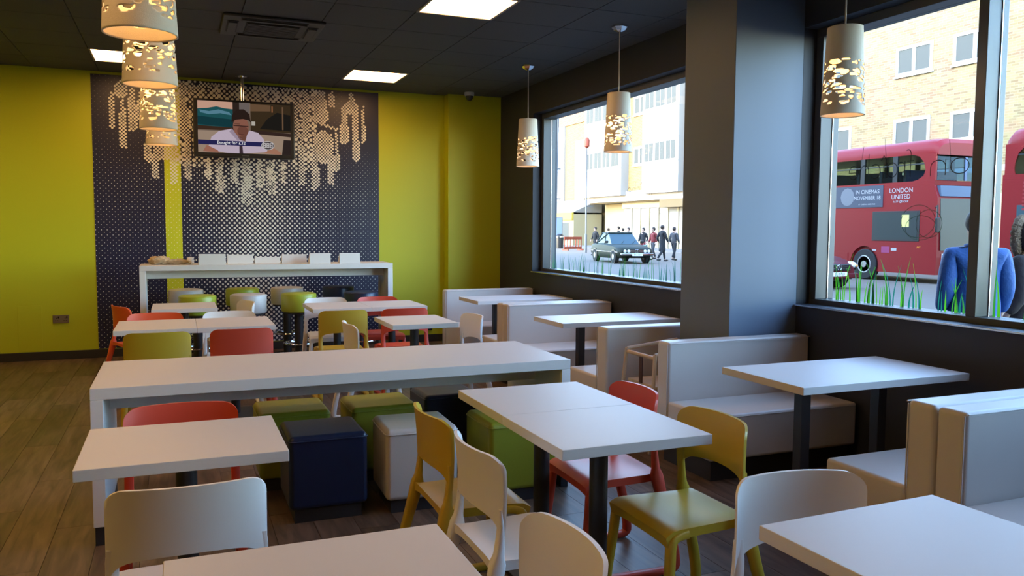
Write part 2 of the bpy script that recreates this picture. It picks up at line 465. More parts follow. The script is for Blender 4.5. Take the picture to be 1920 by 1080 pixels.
# window wall, opening by opening
ZS, ZT = .979, 2.885
Y1a, Y1b = 5.1, 9.125         # opening of the far window
Y2a, Y2b = .45, 4.52         # opening of the near window
ww = MB()
ww.box(W, WT, YN-.2, D+.2, -.16, ZS).box(W, WT, YN-.2, D+.2, ZT, H+.16)
ww.box(W, WT, Y1b, D+.2, ZS, ZT).box(W, WT, Y2b, Y1a, ZS, ZT).box(W, WT, YN-.2, Y2a, ZS, ZT)
wr = struct(ww.build('wall_right', DARKW))
struct(MB().box(3.45, W, Y2b, 5.1, 0, H).build('wall_pillar', PILLAR, bevel=.004))
struct(MB().box(3.435, W, Y2b-.012, 5.112, 0, .09).build('baseboard_pillar', SKIRT))
struct(MB().box(W-.018, W, 5.112, 10.2, 0, .09).build('baseboard_right', SKIRT))
def stroke(mb, pts, wd, x, origin, s):
    for (a, b), (c, d) in zip(pts[:-1], pts[1:]):
        p = Vector((a, b)); q = Vector((c, d)); t = (q-p)
        if t.length < 1e-6: continue
        t.normalize(); n = Vector((-t.y, t.x))*wd/2/s; p -= t*wd*.3/s; q += t*wd*.3/s
        vs = [(x, origin[0]+s*v.x, origin[1]+s*v.y) for v in (p-n, q-n, q+n, p+n)]
        mb.add(vs, [(0, 1, 2, 3)])
def circ(cx, cy, r, a0=0, a1=360, n=20): return [(cx+r*math.cos(R(a0+(a1-a0)*k/n)), cy+r*math.sin(R(a0+(a1-a0)*k/n))) for k in range(n+1)]
GLYPH = {'f': ([[(.3,0),(.3,1.5)]+circ(.55,1.5,.25,180,60,6)], [(.05,1),(.6,1)]), 'r': ([[(.1,0),(.1,1)], circ(.45,.62,.35,180,60,8)],),
 'a': ([circ(.5,.5,.48), [(.98,0),(.98,1)]],), 'i': ([[(.1,0),(.1,1)], [(-.15,1.2),(.1,1.5),(.35,1.2)]],), 'c': ([circ(.5,.5,.48,45,315)],),
 'h': ([[(.1,0),(.1,1.7)], circ(.5,.55,.4,180,0,10)+[(.9,0)]],), 'e': ([[(.03,.5),(.97,.5)]+circ(.5,.5,.47,0,310)],), 'o': ([circ(.5,.5,.48)],), 'n': ([[(.1,0),(.1,1)], circ(.5,.55,.4,180,0,10)+[(.9,0)]],)}
ADV = {'f': .7, 'r': .75, 'a': 1.2, 'i': .4, 'c': 1.05, 'h': 1.1, 'e': 1.1, 'o': 1.15, 'n': 1.15}
def word(mb, s, y, z, size, x, wd, stretch=1.0):
    for ch in s:
        for part in GLYPH[ch]:
            for st_ in (part if isinstance(part[0], list) else [part]):
                stroke(mb, [(a*stretch, b) for a, b in st_], wd, x, (y, z), size)
        y += ADV[ch]*size*stretch
    return y
def grass(mb3, y, z0, h, lean, wd, x):
    L_, R_ = [], []
    for k in range(6):
        t = k/5; c = y+lean*t*t; hw = wd*(1-t)**.8*.5+.0006
        L_.append((x, c-hw, z0+h*t)); R_.append((x, c+hw, z0+h*t))
    vs = L_+R_; mb3.add(vs, [(k, k+1, 7+k, 6+k) for k in range(5)])
def window(n, ya, yb, mull, label):
    wi = struct(empty('window_%d' % n, (4.24, (ya+yb)/2, ZS))); X0, Y0, Z0 = 4.24, (ya+yb)/2, ZS
    def mk(): return MB()
    def add(mb, name, m, **k):
        o = mb.build(name, m, wi, **k)
        return o
    z0, z1 = .955+.024-ZS+0, ZT-ZS
    fr = .062
    def B(xa, xb, y0, y1, za, zb): return MB().box(xa-X0, xb-X0, y0-Y0, y1-Y0, za-ZS, zb-ZS)
    add(B(4.13, 4.29, ya, yb, ZS+.001, ZS+.042), 'bottom_rail', FRAME, bevel=.003)
    add(B(4.13, 4.29, ya, yb, ZT-.06, ZT-.001), 'top_rail', FRAME, bevel=.003)
    add(B(4.13, 4.29, yb-fr, yb-.001, ZS+.042, ZT-.06), 'jamb', FRAME, bevel=.003)
    add(B(4.13, 4.29, ya+.001, ya+fr, ZS+.042, ZT-.06), 'jamb', FRAME, bevel=.003)
    edges = [ya+fr]+[e for m_ in mull for e in (m_-.031, m_+.031)]+[yb-fr]
    for m_ in mull:
        add(B(4.13, 4.29, m_-.031, m_+.031, ZS+.042, ZT-.06), 'mullion', FRAME, bevel=.003)
        add(B(4.231, 4.237, m_-.037, m_-.0315, ZS+.042, ZT-.06), 'glazing_bead', RAILW)
    for a, b in zip(edges[::2], edges[1::2]):
        add(B(4.238, 4.244, a, b, ZS+.042, ZT-.06), 'pane', GLASS)
    add(B(4.231, 4.237, yb-fr-.006, yb-fr-.0005, ZS+.042, ZT-.06), 'glazing_bead', RAILW)
    add(B(4.00, 4.13, ya, yb, ZS, ZS+.006), 'sill_board', DARKW, bevel=.002)
    add(B(3.997, 4.001, ya, yb, ZS-.006, ZS+.005), 'sill_nosing', RAILW, bevel=.002)
    return wi
w1 = window(1, Y1a, Y1b, [], '')
w2 = window(2, Y2a, Y2b, [3.25, 1.85], '')
def decal(mb, name, m, wi):
    Y0 = wi.location.y
    mb.v = [(a-4.24, b-Y0, c-ZS) for a, b, c in mb.v]
    o = mb.build(name, m, wi); return o
XD = 4.2365
rg = random.Random(5)
def lawn(wi, a, b, n, hmin, hmax, wd, ms):
    mbs = [MB() for _ in ms]
    for k in range(n):
        y = rg.uniform(a, b); h = rg.uniform(hmin, hmax)*(1 if rg.random() < .75 else 1.15)
        grass(rg.choice(mbs), y, ZS+.043, h, rg.uniform(-.06, .06)*h/.2, wd*rg.uniform(.6, 1.2), XD+rg.uniform(-.0006, .0006))
    for mb, m in zip(mbs, ms):
        if mb.v: decal(mb, 'grass_decal', m, wi)['kind'] = 'stuff'
lawn(w1, 5.25, 9.03, 130, .10, .22, .010, [G2, G2, G1])
lawn(w2, 3.30, 4.44, 46, .10, .30, .013, [G1, G2, G3])
lawn(w2, 2.0, 3.2, 34, .16, .34, .024, [G1, G2, G3])
mb = MB(); yk = word(mb, 'on', 3.38, 1.835, .095, XD, .005, 1.35); word(mb, 'fraiche', 3.765, 1.84, .095, XD, .005, .90)
stroke(mb, [(0,0),(.28,2.2)], .003, XD, (3.97, 1.87), .1); stroke(mb, [(0,0),(-.3,1.9)], .003, XD, (4.2, 1.87), .1); stroke(mb, [(0,0),(.2,1.7)], .003, XD, (3.50, 1.87), .1)
decal(mb, 'lettering', INK, w2)
mb = MB(); word(mb, 'fraiche', 6.76, 1.835, .085, XD, .005, .92); decal(mb, 'lettering', INK, w1)
mb = MB()
for cy, cz, r, sx in ((3.72, 1.56, .10, 1.25), (3.70, 1.52, .075, 1.5), (3.64, 1.545, .085, 1.1)):
    stroke(mb, [(a*sx, b) for a, b in circ(0, 0, 1, n=36)], .0032, XD, (cy, cz), r)
decal(mb, 'swirl_decal', mat('swirl_green', (.04, .16, .08), .6), w2)
mb = MB()
for cy, cz, r in ((6.62, 1.53, .12), (6.82, 1.56, .11), (6.70, 1.60, .09)):
    stroke(mb, circ(0, 0, 1, n=36), .0028, XD, (cy, cz), r)
decal(mb, 'swirl_decal', mat('swirl_grey', (.25, .27, .27), .6), w1)

# ------------------------------------------------------------------ ceiling fittings
for q, (a, b) in enumerate(LIGHTS):
    if b > 9: nm = ['square warm ceiling light panel near the security camera at the mural\'s right', 'square warm ceiling light panel partly behind the stacked pendants', None][(0 if a > 1 else 1 if a > -2 else 2)]
    elif a > 1 and b > 5: nm = 'largest square warm ceiling light panel, cut by the top edge of the photo'
    else: nm = None
    t = empty('ceiling_light', (a+T/2, b+T/2, H))
    tag(t, nm or 'square ceiling light panel outside the view, %s row from the mural, %s column' % ({9.065: 'first', 5.84: 'second', 2.615: 'third', -.61: 'fourth'}[b], {1.82: 'window side', -.76: 'middle', -3.34: 'left'}[a]), 'ceiling light', 'ceiling light panels')
    MB().box(-.302, .302, -.302, .302, -.003, .012).build('diffuser', PANEL, t)
    f = MB()
    f.box(-.322, .322, -.322, -.302, -.008, .015).box(-.322, .322, .302, .322, -.008, .015).box(-.322, -.302, -.302, .302, -.008, .015).box(.302, .322, -.302, .302, -.008, .015)
    f.build('frame', mat('light_frame', (.3, .28, .26), .5) if 'light_frame' not in MATS else MATS['light_frame'], t)
# air-conditioning cassette
ac = tag(empty('air_conditioner', (.80, 7.45, H)), 'black ceiling air conditioning cassette with grille above the bar area', 'air conditioner')
ACM = mat('cassette_black', (.03, .03, .032), .5)
ACG = mat('cassette_grille', (.012, .012, .013), .6)
MB().box(-.41, .41, -.36, .36, -.03, -.006).build('panel', ACM, ac, bevel=.01)
g = MB().box(-.22, .22, -.2, .2, -.036, -.03); g.build('grille_back', ACG, ac)
for k in range(9): MB().box(-.21, .21, -.19+k*.043, -.165+k*.043, -.046, -.036).build('grille_slat', ACM, ac)
for q, (x0_, x1_, y0_, y1_) in enumerate(((-.27, .27, -.32, -.24), (-.27, .27, .24, .32), (-.37, -.28, -.2, .2), (.28, .37, -.2, .2))):
    MB().box(x0_, x1_, y0_, y1_, -.034, -.0295).build('louvre_slot', ACG, ac)
    MB().box(x0_+.01, x1_-.01, y0_+.02, y1_-.02, -.046, -.034).build('louvre', ACM, ac, bevel=.004)
# security camera dome
cc = tag(empty('security_camera', (3.50, 9.98, H)), 'small white dome security camera on ceiling by the lime pier', 'security camera')
MB().lathe([(.062, 0), (.064, -.03), (.06, -.05)], n=24).build('housing', mat('cctv_white', (.55, .55, .55), .4), cc, smooth=True)
MB().lathe([(.05, -.05), (.047, -.075), (.033, -.1), (.012, -.112)], n=20).build('dome', BLACKP, cc, smooth=True)

# pendant lamps with perforated ceramic shades
def shade_mesh():
    rg2 = np.random.default_rng(11); NT, NZ_ = 132, 80; h = .5
    zt = lambda t: t*h
    def rad(t): return .122-.025*t
    pts = []
    for _ in range(170): pts.append((rg2.random()*2*math.pi*.11, 0.04+rg2.random()*.28))
    pts = np.array(pts); per = 2*math.pi*.11
    v = []; keep = []
    us = (np.arange(NT)+.5)/NT*per; zs = (np.arange(NZ_)+.5)/NZ_*h
    U, Zz = np.meshgrid(us, zs)
    d1 = np.full(U.shape, 9.); d2 = np.full(U.shape, 9.)
    for a, b in pts:
        du = np.abs(U-a); du = np.minimum(du, per-du); d = np.hypot(du*.55, (Zz-b)*1.6)
        n2 = np.minimum(d2, np.maximum(d1, d)); d1 = np.minimum(d1, d); d2 = n2
    hole = ((d2-d1) > .0095) & (Zz > .052) & (Zz < .305)
    for j in range(NZ_+1):
        t = j/NZ_
        for i in range(NT):
            a = 2*math.pi*i/NT; r = rad(t); v.append((r*math.cos(a), r*math.sin(a), zt(t)))
    f = []
    for j in range(NZ_):
        for i in range(NT):
            if not hole[j, i]: f.append((j*NT+i, j*NT+(i+1) % NT, (j+1)*NT+(i+1) % NT, (j+1)*NT+i))
    me = bpy.data.meshes.new('lamp_shade'); me.from_pydata(v, [], f); me.materials.append(SHADE)
    bm = bmesh.new(); bm.from_mesh(me)
    bmesh.ops.delete(bm, geom=[q for q in bm.verts if not q.link_faces], context='VERTS')
    bnd = [q for q in bm.verts if q.is_boundary and .02 < q.co.z < .48]
    for _ in range(2): bmesh.ops.smooth_vert(bm, verts=bnd, factor=.5, use_axis_x=True, use_axis_y=True, use_axis_z=True)
    for q in bnd:
        r = rad(q.co.z/h); l = math.hypot(q.co.x, q.co.y); q.co.x *= r/l; q.co.y *= r/l
    bm.to_mesh(me); bm.free()
    for p in me.polygons: p.use_smooth = True
    return me
SM = shade_mesh()
def pendant(x, y, zb, label, group):
    t = empty('pendant_lamp', (x, y, H)); tag(t, label, 'pendant lamp', group)
    z = zb-H
    o = bpy.data.objects.new('lamp_shade', SM); COL.objects.link(o); o.parent = t; o.location = (0, 0, z); o.rotation_euler = (0, 0, x*3+y*2.1)
    so = o.modifiers.new('solid', 'SOLIDIFY'); so.thickness = .005; so.offset = -1
    MB().lathe([(.096, z+.5), (.05, z+.504), (.012, z+.515)], n=24).build('shade_top', SHADE, t, smooth=True)
    MB().lathe([(.0045, z+.51), (.0045, -.03)], n=8).build('cord', mat('cord_white', (.6, .58, .55), .5) if 'cord_white' not in MATS else MATS['cord_white'], t)
    rr = MB().lathe([(.072, 0), (.07, -.018), (.052, -.042), (.02, -.056)], n=7).build('ceiling_rose', CHROME, t)
    MB().lathe([(.02, z+.5), (.02, z+.40)], n=12).build('socket', BLACKP, t)
    MB().sphere((0, 0, z+.33), .038, 14, 9, 1, 1, 1.25).build('bulb', BULB, t, smooth=True)
    l = bpy.data.lights.new('bulb_light', 'POINT'); l.energy = BULB_W; l.color = (1, .52, .17); l.shadow_soft_size = .05
    lo = bpy.data.objects.new('bulb_light', l); COL.objects.link(lo); lo.parent = t; lo.location = (0, 0, z+.24)
    return t
pendant(3.50, 8.087, 2.165, 'perforated cone pendant in front of the dark corner by the far window', 'pendants along the window wall')
pendant(3.54, 6.223, 2.165, 'perforated cone pendant hanging before the far window\'s glass', 'pendants along the window wall')
pendant(3.585, 3.70, 2.165, 'perforated cone pendant between the pillar and the red bus', 'pendants along the window wall')
for k, (y, zz) in enumerate(((3.16, 2.165), (4.26, 2.165), (6.16, 2.165), (7.32, 2.165))):
    pendant(-.10+(.002*k), y, zz, ['nearest pendant of the row at upper left, cut by the top edge', 'second pendant of the row at upper left, in front of the light panel',
      'third pendant of the upper left row, in front of the lime mural band', 'farthest pendant of the upper left row, lowest in the picture'][k], 'pendants over the left tables')

# ------------------------------------------------------------------ tables
def small_table(x0, x1, y0, y1, label, cx=None, cy=None, rz=0, group='small white cafe tables', long=False):
    mx, my = (x0+x1)/2, (y0+y1)/2
    t = tag(empty('cafe_table', (mx, my, 0), rz), label, 'table', group)
    hx, hy = (x1-x0)/2, (y1-y0)/2
    MB().box(-hx, hx, -hy, hy, .712, .75).build('tabletop', LAM, t, bevel=.0025)
    px, py = (0 if cx is None else cx-mx), (0 if cy is None else cy-my)
    MB().lathe([(.036, .02), (.036, .705)], (px, py, 0), 20).build('column', BLACK, t, smooth=True)
    MB().box(px-.14, px+.14, py-.14, py+.14, .700, .712).build('mounting_plate', BLACK, t)
    MB().box(px-.2, px+.2, py-.2, py+.2, 0, .02).build('base_plate', BLACK, t, bevel=.005)
    return t
small_table(-.313, .336, 2.787, 3.343, 'single cafe table before the left end of the long communal table, red chair behind', .014, 3.06)
small_table(-.044, .597, 1.39, 1.95, 'cafe table at the bottom centre edge of the photo, near corner cut off')
small_table(1.365, 1.99, 1.085, 1.645, 'cafe table at the bottom right corner of the photo, slightly skewed', rz=R(1.5))
small_table(1.197, 1.811, 2.452, 3.006, 'near half of the paired tables between mustard and white chairs', 1.489, 2.73)
small_table(1.197, 1.811, 3.008, 3.562, 'far half of the paired tables between mustard and white chairs', 1.498, 3.28)
small_table(-.438, .126, 6.46, 7.135, 'left half of the paired tables beyond the communal table, mustard chair in front')
small_table(.128, .692, 6.46, 7.135, 'right half of the paired tables beyond the communal table, red chair in front')
small_table(-.227, .34, 8.03, 8.66, 'farthest left cafe table, just before the bar stools')
small_table(1.146, 1.692, 7.60, 8.26, 'left half of the far paired tables, mustard chair in front', 1.426, 7.93)
small_table(1.694, 2.239, 7.60, 8.26, 'right half of the far paired tables, red chairs either side', 1.967, 7.93)
small_table(1.532, 2.068, 6.14, 6.786, 'lone cafe table behind the right part of the communal table', 1.791, 6.46)
def booth_table(x0, x1, y0, y1, cx, label):
    mx, my = (x0+x1)/2, (y0+y1)/2
    t = tag(empty('booth_table', (mx, my, 0)), label, 'table', 'booth tables by the windows')
    MB().box(x0-mx, x1-mx, y0-my, y1-my, .712, .75).build('tabletop', LAM, t, bevel=.0025)
    for c in (cx, x1-.3):
        MB().box(c-mx-.03, c-mx+.03, -.03, .03, .02, .712).build('column', BLACK, t, bevel=.003)
        MB().box(c-mx-.15, c-mx+.15, -.19, .19, 0, .02).build('base_plate', BLACK, t, bevel=.004)
    return t
booth_table(2.755, 3.87, 3.03, 3.66, 3.037, 'nearest booth table, in front of the slate pillar')
booth_table(2.825, 3.925, 5.80, 6.375, 3.128, 'middle booth table below the far window')
booth_table(2.865, 3.955, 7.89, 8.50, 3.177, 'farthest booth table by the lime pier')
def portal_table(name, x0, x1, y0, y1, h, th, apron, label, cat):
    mx, my = (x0+x1)/2, (y0+y1)/2; hx, hy = (x1-x0)/2, (y1-y0)/2
    t = tag(empty(name, (mx, my, 0)), label, cat)
    MB().box(-hx, hx, -hy, hy, h-th, h).build('tabletop', LAM, t, bevel=.003)
    for s in (-1, 1):
        a, b = (-hx, -hx+th) if s < 0 else (hx-th, hx)
        MB().box(a, b, -hy, hy, .09, h-th).build('end_panel', EDGE, t, bevel=.003)
        MB().box(a+.006, b-.006, -hy+.01, hy-.01, 0, .09).build('foot', PLINTH, t)
    MB().box(-hx+th, hx-th, -.03+apron[0], .0+apron[0], apron[1], h-th).build('apron', EDGE, t)
    return t
portal_table('communal_table', -.389, 2.09, 4.185, 5.017, .75, .056, (.0, .572), 'long white communal table with solid end panels across the room', 'table')
portal_table('bar_table', -.36, 2.285, 9.15, 9.64, 1.10, .058, (.0, .952), 'tall white bar table in front of the chandelier mural', 'bar table')

# ------------------------------------------------------------------ chairs
def bar(mb, pts, wx, th):
    """rectangular section with clipped corners swept in the y-z plane with x offsets"""
    n = len(pts); rs = []
    for k, p in enumerate(pts):
        d = (pts[min(k+1, n-1)]-pts[max(k-1, 0)]); d = Vector((0, d.y, d.z)).normalized()
        u = Vector((0, -d.z, d.y)); a = (wx[k] if isinstance(wx, list) else wx)/2; b = (th[k] if isinstance(th, list) else th)/2
        c = .3*min(a, b); X = Vector((1, 0, 0)); ring = []
        for sx, sy in ((1-c/a, -1), (1, -1+c/b), (1, 1-c/b), (1-c/a, 1), (-1+c/a, 1), (-1, 1-c/b), (-1, -1+c/b), (-1+c/a, -1)):
            ring.append(p+X*sx*a+u*sy*b)
        rs.append(ring)
    mb.ring(rs)
def chair_meshes():
    out = {}
    for s, nm in ((-1, 'side_frame_a'), (1, 'side_frame_b')):
        key = [(.186, .105, .414), (.190, .150, .408), (.195, .176, .385), (.202, .186, .29), (.213, .203, .14), (.220, .205, .045), (.222, .185, .016), (.222, .13, .013),
               (.222, -.02, .013), (.222, -.16, .013), (.222, -.212, .018), (.221, -.228, .05), (.216, -.205, .18), (.208, -.165, .33), (.201, -.138, .44),
               (.198, -.1275, .54), (.198, -.1285, .58), (.197, -.130, .615)]
        pts = resample([(s*a, b, c) for a, b, c in key], 4)
        N = len(pts)
        wx = []; th = []
        for p in pts:
            if p.z < .03: wx.append(.040); th.append(.026)
            elif p.y > 0: wx.append(.034); th.append(.032)
            elif p.z > .46: wx.append(.034-.012*max(0, min(1, (p.z-.58)/.08))); th.append(.030-.021*min(1, (p.z-.46)/.12))
            else: wx.append(.038); th.append(.036+.014*max(0, 1-abs(p.z-.42)/.15))
        mb = MB(); bar(mb, pts, wx, th); out[nm] = mb.mesh('side_frame', None, True); sharp(out[nm], 50)
    # seat: dished slab
    nu, nv = 14, 12; top = []; bot = []
    for j in range(nv+1):
        t = j/nv; y = -.155+t*.36
        hw = .178+.027*t
        for i in range(nu+1):
            u = -1+2*i/nu; x = u*hw
            z = .440-.010*(1-u*u)*math.sin(math.pi*min(1, t*1.1))+.0
            if t > .86: z -= .020*((t-.86)/.14)**2
            if t < .12: z += .006*((.12-t)/.12)
            ed = .004*abs(u)**8
            top.append((x, y, z-ed)); bot.append((x*.985, y-.012*t, z-.026-.012*abs(u)**4-(.012*((t-.8)/.2) if t > .8 else 0)))
    vs = top+bot; n = (nu+1)*(nv+1); fs = []
    for j in range(nv):
        for i in range(nu):
            a = j*(nu+1)+i; q = (a, a+1, a+nu+2, a+nu+1); fs.append(q); fs.append(tuple(x+n for x in reversed(q)))
    bd = [i for i in range(nu+1)]+[j*(nu+1)+nu for j in range(1, nv+1)]+[nv*(nu+1)+i for i in range(nu-1, -1, -1)]+[j*(nu+1) for j in range(nv-1, 0, -1)]
    for k in range(len(bd)): a, b = bd[k], bd[(k+1) % len(bd)]; fs.append((a, a+n, b+n, b))
    mb = MB(); mb.v = vs; mb.f = fs; out['seat'] = mb.mesh('seat', None, True); sharp(out['seat'], 60)
    # backrest: concave panel with rounded upper corners and an arched lower edge
    nu, nv = 26, 10; front = []; back = []
    for j in range(nv+1):
        t = j/nv
        for i in range(nu+1):
            u = math.sin(math.pi/2*(-1+2*i/nu))
            hw = .2135
            zt = .787-.003*u*u
            rc = .055
            x = u*hw
            dx = max(0, abs(x)-(hw-rc)); zt2 = zt-(rc-math.sqrt(max(0, rc*rc-dx*dx)))*.85
            zb = .570+.022*(1-abs(u)**2.2)-.05*abs(u)**10
            z = zb+(zt2-zb)*t
            y = -.124-.046*(1-u*u)-.016*((z-.575)/.21)**2+.014*abs(u)**6*t
            front.append((x, y+.006, z)); back.append((x, y-.006, z))
    vs = front+back; n = (nu+1)*(nv+1); fs = []
    for j in range(nv):
        for i in range(nu):
            a = j*(nu+1)+i; q = (a, a+1, a+nu+2, a+nu+1); fs.append(tuple(reversed(q))); fs.append(tuple(x+n for x in q))
    bd = [i for i in range(nu+1)]+[j*(nu+1)+nu for j in range(1, nv+1)]+[nv*(nu+1)+i for i in range(nu-1, -1, -1)]+[j*(nu+1) for j in range(nv-1, 0, -1)]
    for k in range(len(bd)): a, b = bd[k], bd[(k+1) % len(bd)]; fs.append((a, b, b+n, a+n))
    mb = MB(); mb.v = vs; mb.f = fs; out['backrest'] = mb.mesh('backrest', None, True); sharp(out['backrest'], 60)
    return out
CM = chair_meshes()
CPROTO = {}
def chair(colr, bx, by, ang, label):
    """(bx, by): middle of the backrest edges; ang: direction faced, degrees from +x"""
    a = R(ang); f = Vector((math.cos(a), math.sin(a)))
    loc = (bx+.124*f.x, by+.124*f.y, 0); rz = a-math.pi/2
    if colr not in CPROTO:
        m = {'red': RED, 'orange': ORANGE, 'yellow': YELLOW, 'white': WHITE}[colr]
        t = empty('cafe_chair', loc, rz); CPROTO[colr] = t
        for nm, key in (('seat', 'seat'), ('backrest', 'backrest'), ('side_frame', 'side_frame_a'), ('side_frame', 'side_frame_b')):
            me = CM[key].copy(); me.materials.append(m)
            o = bpy.data.objects.new(nm, me); COL.objects.link(o); o.parent = t
        tag(t, label, 'chair', 'plastic cafe chairs')
    else:
        t = dup(CPROTO[colr], None, label, loc, rz)
    return t
chair('white', .014, 2.435, 90, 'white plastic chair at lower left with its back to us, at the single left table')
chair('red', .005, 3.48, -90, 'red plastic chair between the communal table and the single left table')
chair('yellow', .93, 3.06, 0, 'mustard plastic chair seen from behind, left of the paired tables beside poufs')
chair('white', .934, 2.545, 0, 'white plastic chair seen from behind, left of the paired tables')
chair('white', .81, 1.67, 180, 'white plastic chair at bottom centre, only its rounded back in view')
chair('yellow', 1.90, 2.585, 180, 'mustard plastic chair right of the paired tables, whole seat in view')
chair('red', 1.90, 3.175, 178, 'red plastic chair right of the paired tables, near the wooden high chair')
chair('white', 1.665, 1.825, -98, 'white plastic chair at the skewed bottom right table')
chair('yellow', -.135, 6.02, 90, 'mustard plastic chair behind the communal table\'s left end, back to the camera')
chair('red', .415, 6.05, 90, 'red plastic chair behind the communal table, beside the mustard one, back to the camera')
chair('orange', -.175, 7.3, -90, 'orange red plastic chair with only its top edge above the left paired tables')
chair('orange', -.47, 8.12, 22, 'orange red plastic chair standing sideways at far left of the tables')
chair('white', .40, 7.25, -90, 'white plastic chair beyond the left paired tables, facing the camera')
chair('white', .60, 8.23, 195, 'white plastic chair standing sideways before the white bar stool')
chair('white', 1.39, 8.36, -90, 'white plastic chair at the far left of the far paired tables')
chair('yellow', 1.33, 7.10, 90, 'mustard plastic chair before the far paired tables, back to the camera')
chair('red', 1.91, 8.30, -90, 'red plastic chair beyond the far paired tables, below the blue stools')
chair('red', 1.88, 7.10, 90, 'red plastic chair before the far paired tables, behind the lone table')
chair('white', 1.215, 6.14, 0, 'white plastic chair seen edge on, left of the lone table')
chair('white', 2.25, 6.36, 184, 'white plastic chair right of the lone table, next to the booths')

# ------------------------------------------------------------------ poufs and stools
def pouf(m, x, y, s, h, rz, label):
    t = tag(empty('cube_pouf', (x, y, 0), rz), label, 'pouf', 'cube poufs at the communal table')
    q = s/2
    b = MB().box(-q, q, -q, q, .07, h)
    b.build('cushion', m, t, bevel=.028, seg=4)
    p = MB()
    pts = []
    for cx, cy, a0 in ((q-.03, q-.03, 0), (-q+.03, q-.03, 90), (-q+.03, -q+.03, 180), (q-.03, -q+.03, 270)):
        for k in range(4): pts.append((cx+.032*math.cos(R(a0+k*30)), cy+.032*math.sin(R(a0+k*30)), h-.026))
    pts.append(pts[0]); p.tube(pts, .0035, 6, False); p.build('piping', m, t)
    MB().box(-q+.03, q-.03, -q+.03, q-.03, 0, .07).build('base', PLINTH, t)
    return t
pouf(PNAVY, .695, 4.325, .40, .45, 0, 'navy cube pouf standing at the front of the communal table')
pouf(PGREEN, .605, 4.905, .40, .45, 0, 'olive green cube pouf at the far side, behind the navy one')
pouf(PGREEN, 1.125, 4.885, .40, .45, 0, 'olive green cube pouf at the far side, behind the cream one')
pouf(PCREAM, 1.185, 4.285, .39, .45, R(-2), 'cream cube pouf behind the mustard chair')
pouf(PNAVY, 1.60, 5.05, .36, .45, 0, 'very dark navy cube pouf at the far side, below the communal table\'s middle right')
pouf(PGREEN, 1.735, 4.235, .40, .45, 0, 'olive green cube pouf under the paired tables\' far left corner')
def stool(m, x, y, label):
    t = tag(empty('bar_stool', (x, y, 0)), label, 'bar stool', 'drum bar stools at the bar table')
    r = .185
    prof = [(.02, .60), (r-.02, .60), (r-.006, .607), (r, .622), (r, .778), (r-.006, .793), (r-.022, .80), (.02, .803)]
    MB().lathe(prof, n=32).build('cushion', m, t, smooth=True)
    MB().torus((0, 0, .785), r-.004, .004, 32, 6).build('piping', m, t)
    MB().lathe([(.16, .585), (.16, .60)], n=28).build('seat_plate', BLACK, t, smooth=True)
    MB().lathe([(.048, .02), (.048, .585)], n=20).build('column', BLACK, t, smooth=True)
    MB().lathe([(.205, 0), (.205, .008), (.19, .016), (.05, .03)], n=32).build('base', CHROME, t, smooth=True)
    f = MB().torus((0, 0, .26), .155, .011, 32, 8); f.box(-.155, .155, -.008, .008, .253, .267)
    f.build('foot_ring', CHROME, t, smooth=True)
    return t
for k, (m, x, c) in enumerate(((SLIME, .185, 'lime green drum stool at the left front of the bar'), (SGREY, .685, 'pale grey drum stool at the front of the bar, second from left'),
      (SLIME, 1.20, 'lime green drum stool at the front of the bar with chrome foot ring in view'), (PNAVY, 1.87, 'navy blue drum stool at the right front of the bar'))):
    stool(m, x, 8.94, c)
for k, (m, x, c) in enumerate(((SGREY, .085, 'pale grey drum stool behind the bar at far left'), (SLIME, .69, 'lime green drum stool behind the bar, behind the pale grey one'),
      (SGREY, 1.19, 'grey drum stool behind the bar, behind the lime green one'), (PNAVY, 1.79, 'dark navy drum stool behind the bar at right'))):
    stool(m, x, 9.86, c)

# ------------------------------------------------------------------ booth benches
def bench(yb, face, label, x0=2.87, x1=3.985, th=.14, wide=None):
    """yb: y of the backrest's back; face -1 looks to the camera, +1 looks away"""
    s = face
    t = tag(empty('booth_bench', (x0, yb, 0)), label, 'bench', 'cream booth benches')
    Lx = x1-x0
    def Y(a, b): return (min(s*a, s*b), max(s*a, s*b))
    a, b = Y(0.002, th); MB().box(0, Lx, a, b, .13, .785).build('backrest', VINYL, t, bevel=.022, seg=3)
    a, b = Y(th, th+.46); MB().box(0, Lx-.02, a, b, .135, .41).build('seat', VINYL, t, bevel=.02, seg=3)
    p = MB(); yy = s*(th+.459); p.tube([(.02, yy, .393), (Lx-.04, yy, .393)], .0035, 6); p.build('piping', VINYL, t)
    p = MB(); p.tube([(.005, s*.145, .777), (Lx-.01, s*.145, .777)], .0035, 6); p.tube([(-.001, s*(th-.008), .15), (-.001, s*(th-.008), .77)], .0035, 6); p.build('piping', VINYL, t)
    a, b = Y(.03, th+.40); MB().box(.05, Lx-.03, a, b, 0, .135).build('plinth', PLINTH, t)
    return t
bench(9.14, -1, 'farthest booth bench, beside the lime pier')
bench(7.215, 1, 'booth bench facing away, back to back with the one at the middle booth table')
bench(7.212, -1, 'booth bench facing the camera at the middle booth table')
bench(5.165, 1, 'booth bench facing away in front of the wooden high chair', x1=3.985, th=.155)
bench(4.50, -1, 'booth bench facing the camera at the nearest booth table', x1=4.01, th=.135)
bench(2.395, 1, 'booth bench facing away with wide end at the right edge', x1=4.01)
bench(2.392, -1, 'nearest booth bench, back in full view at the right edge', x1=4.01)

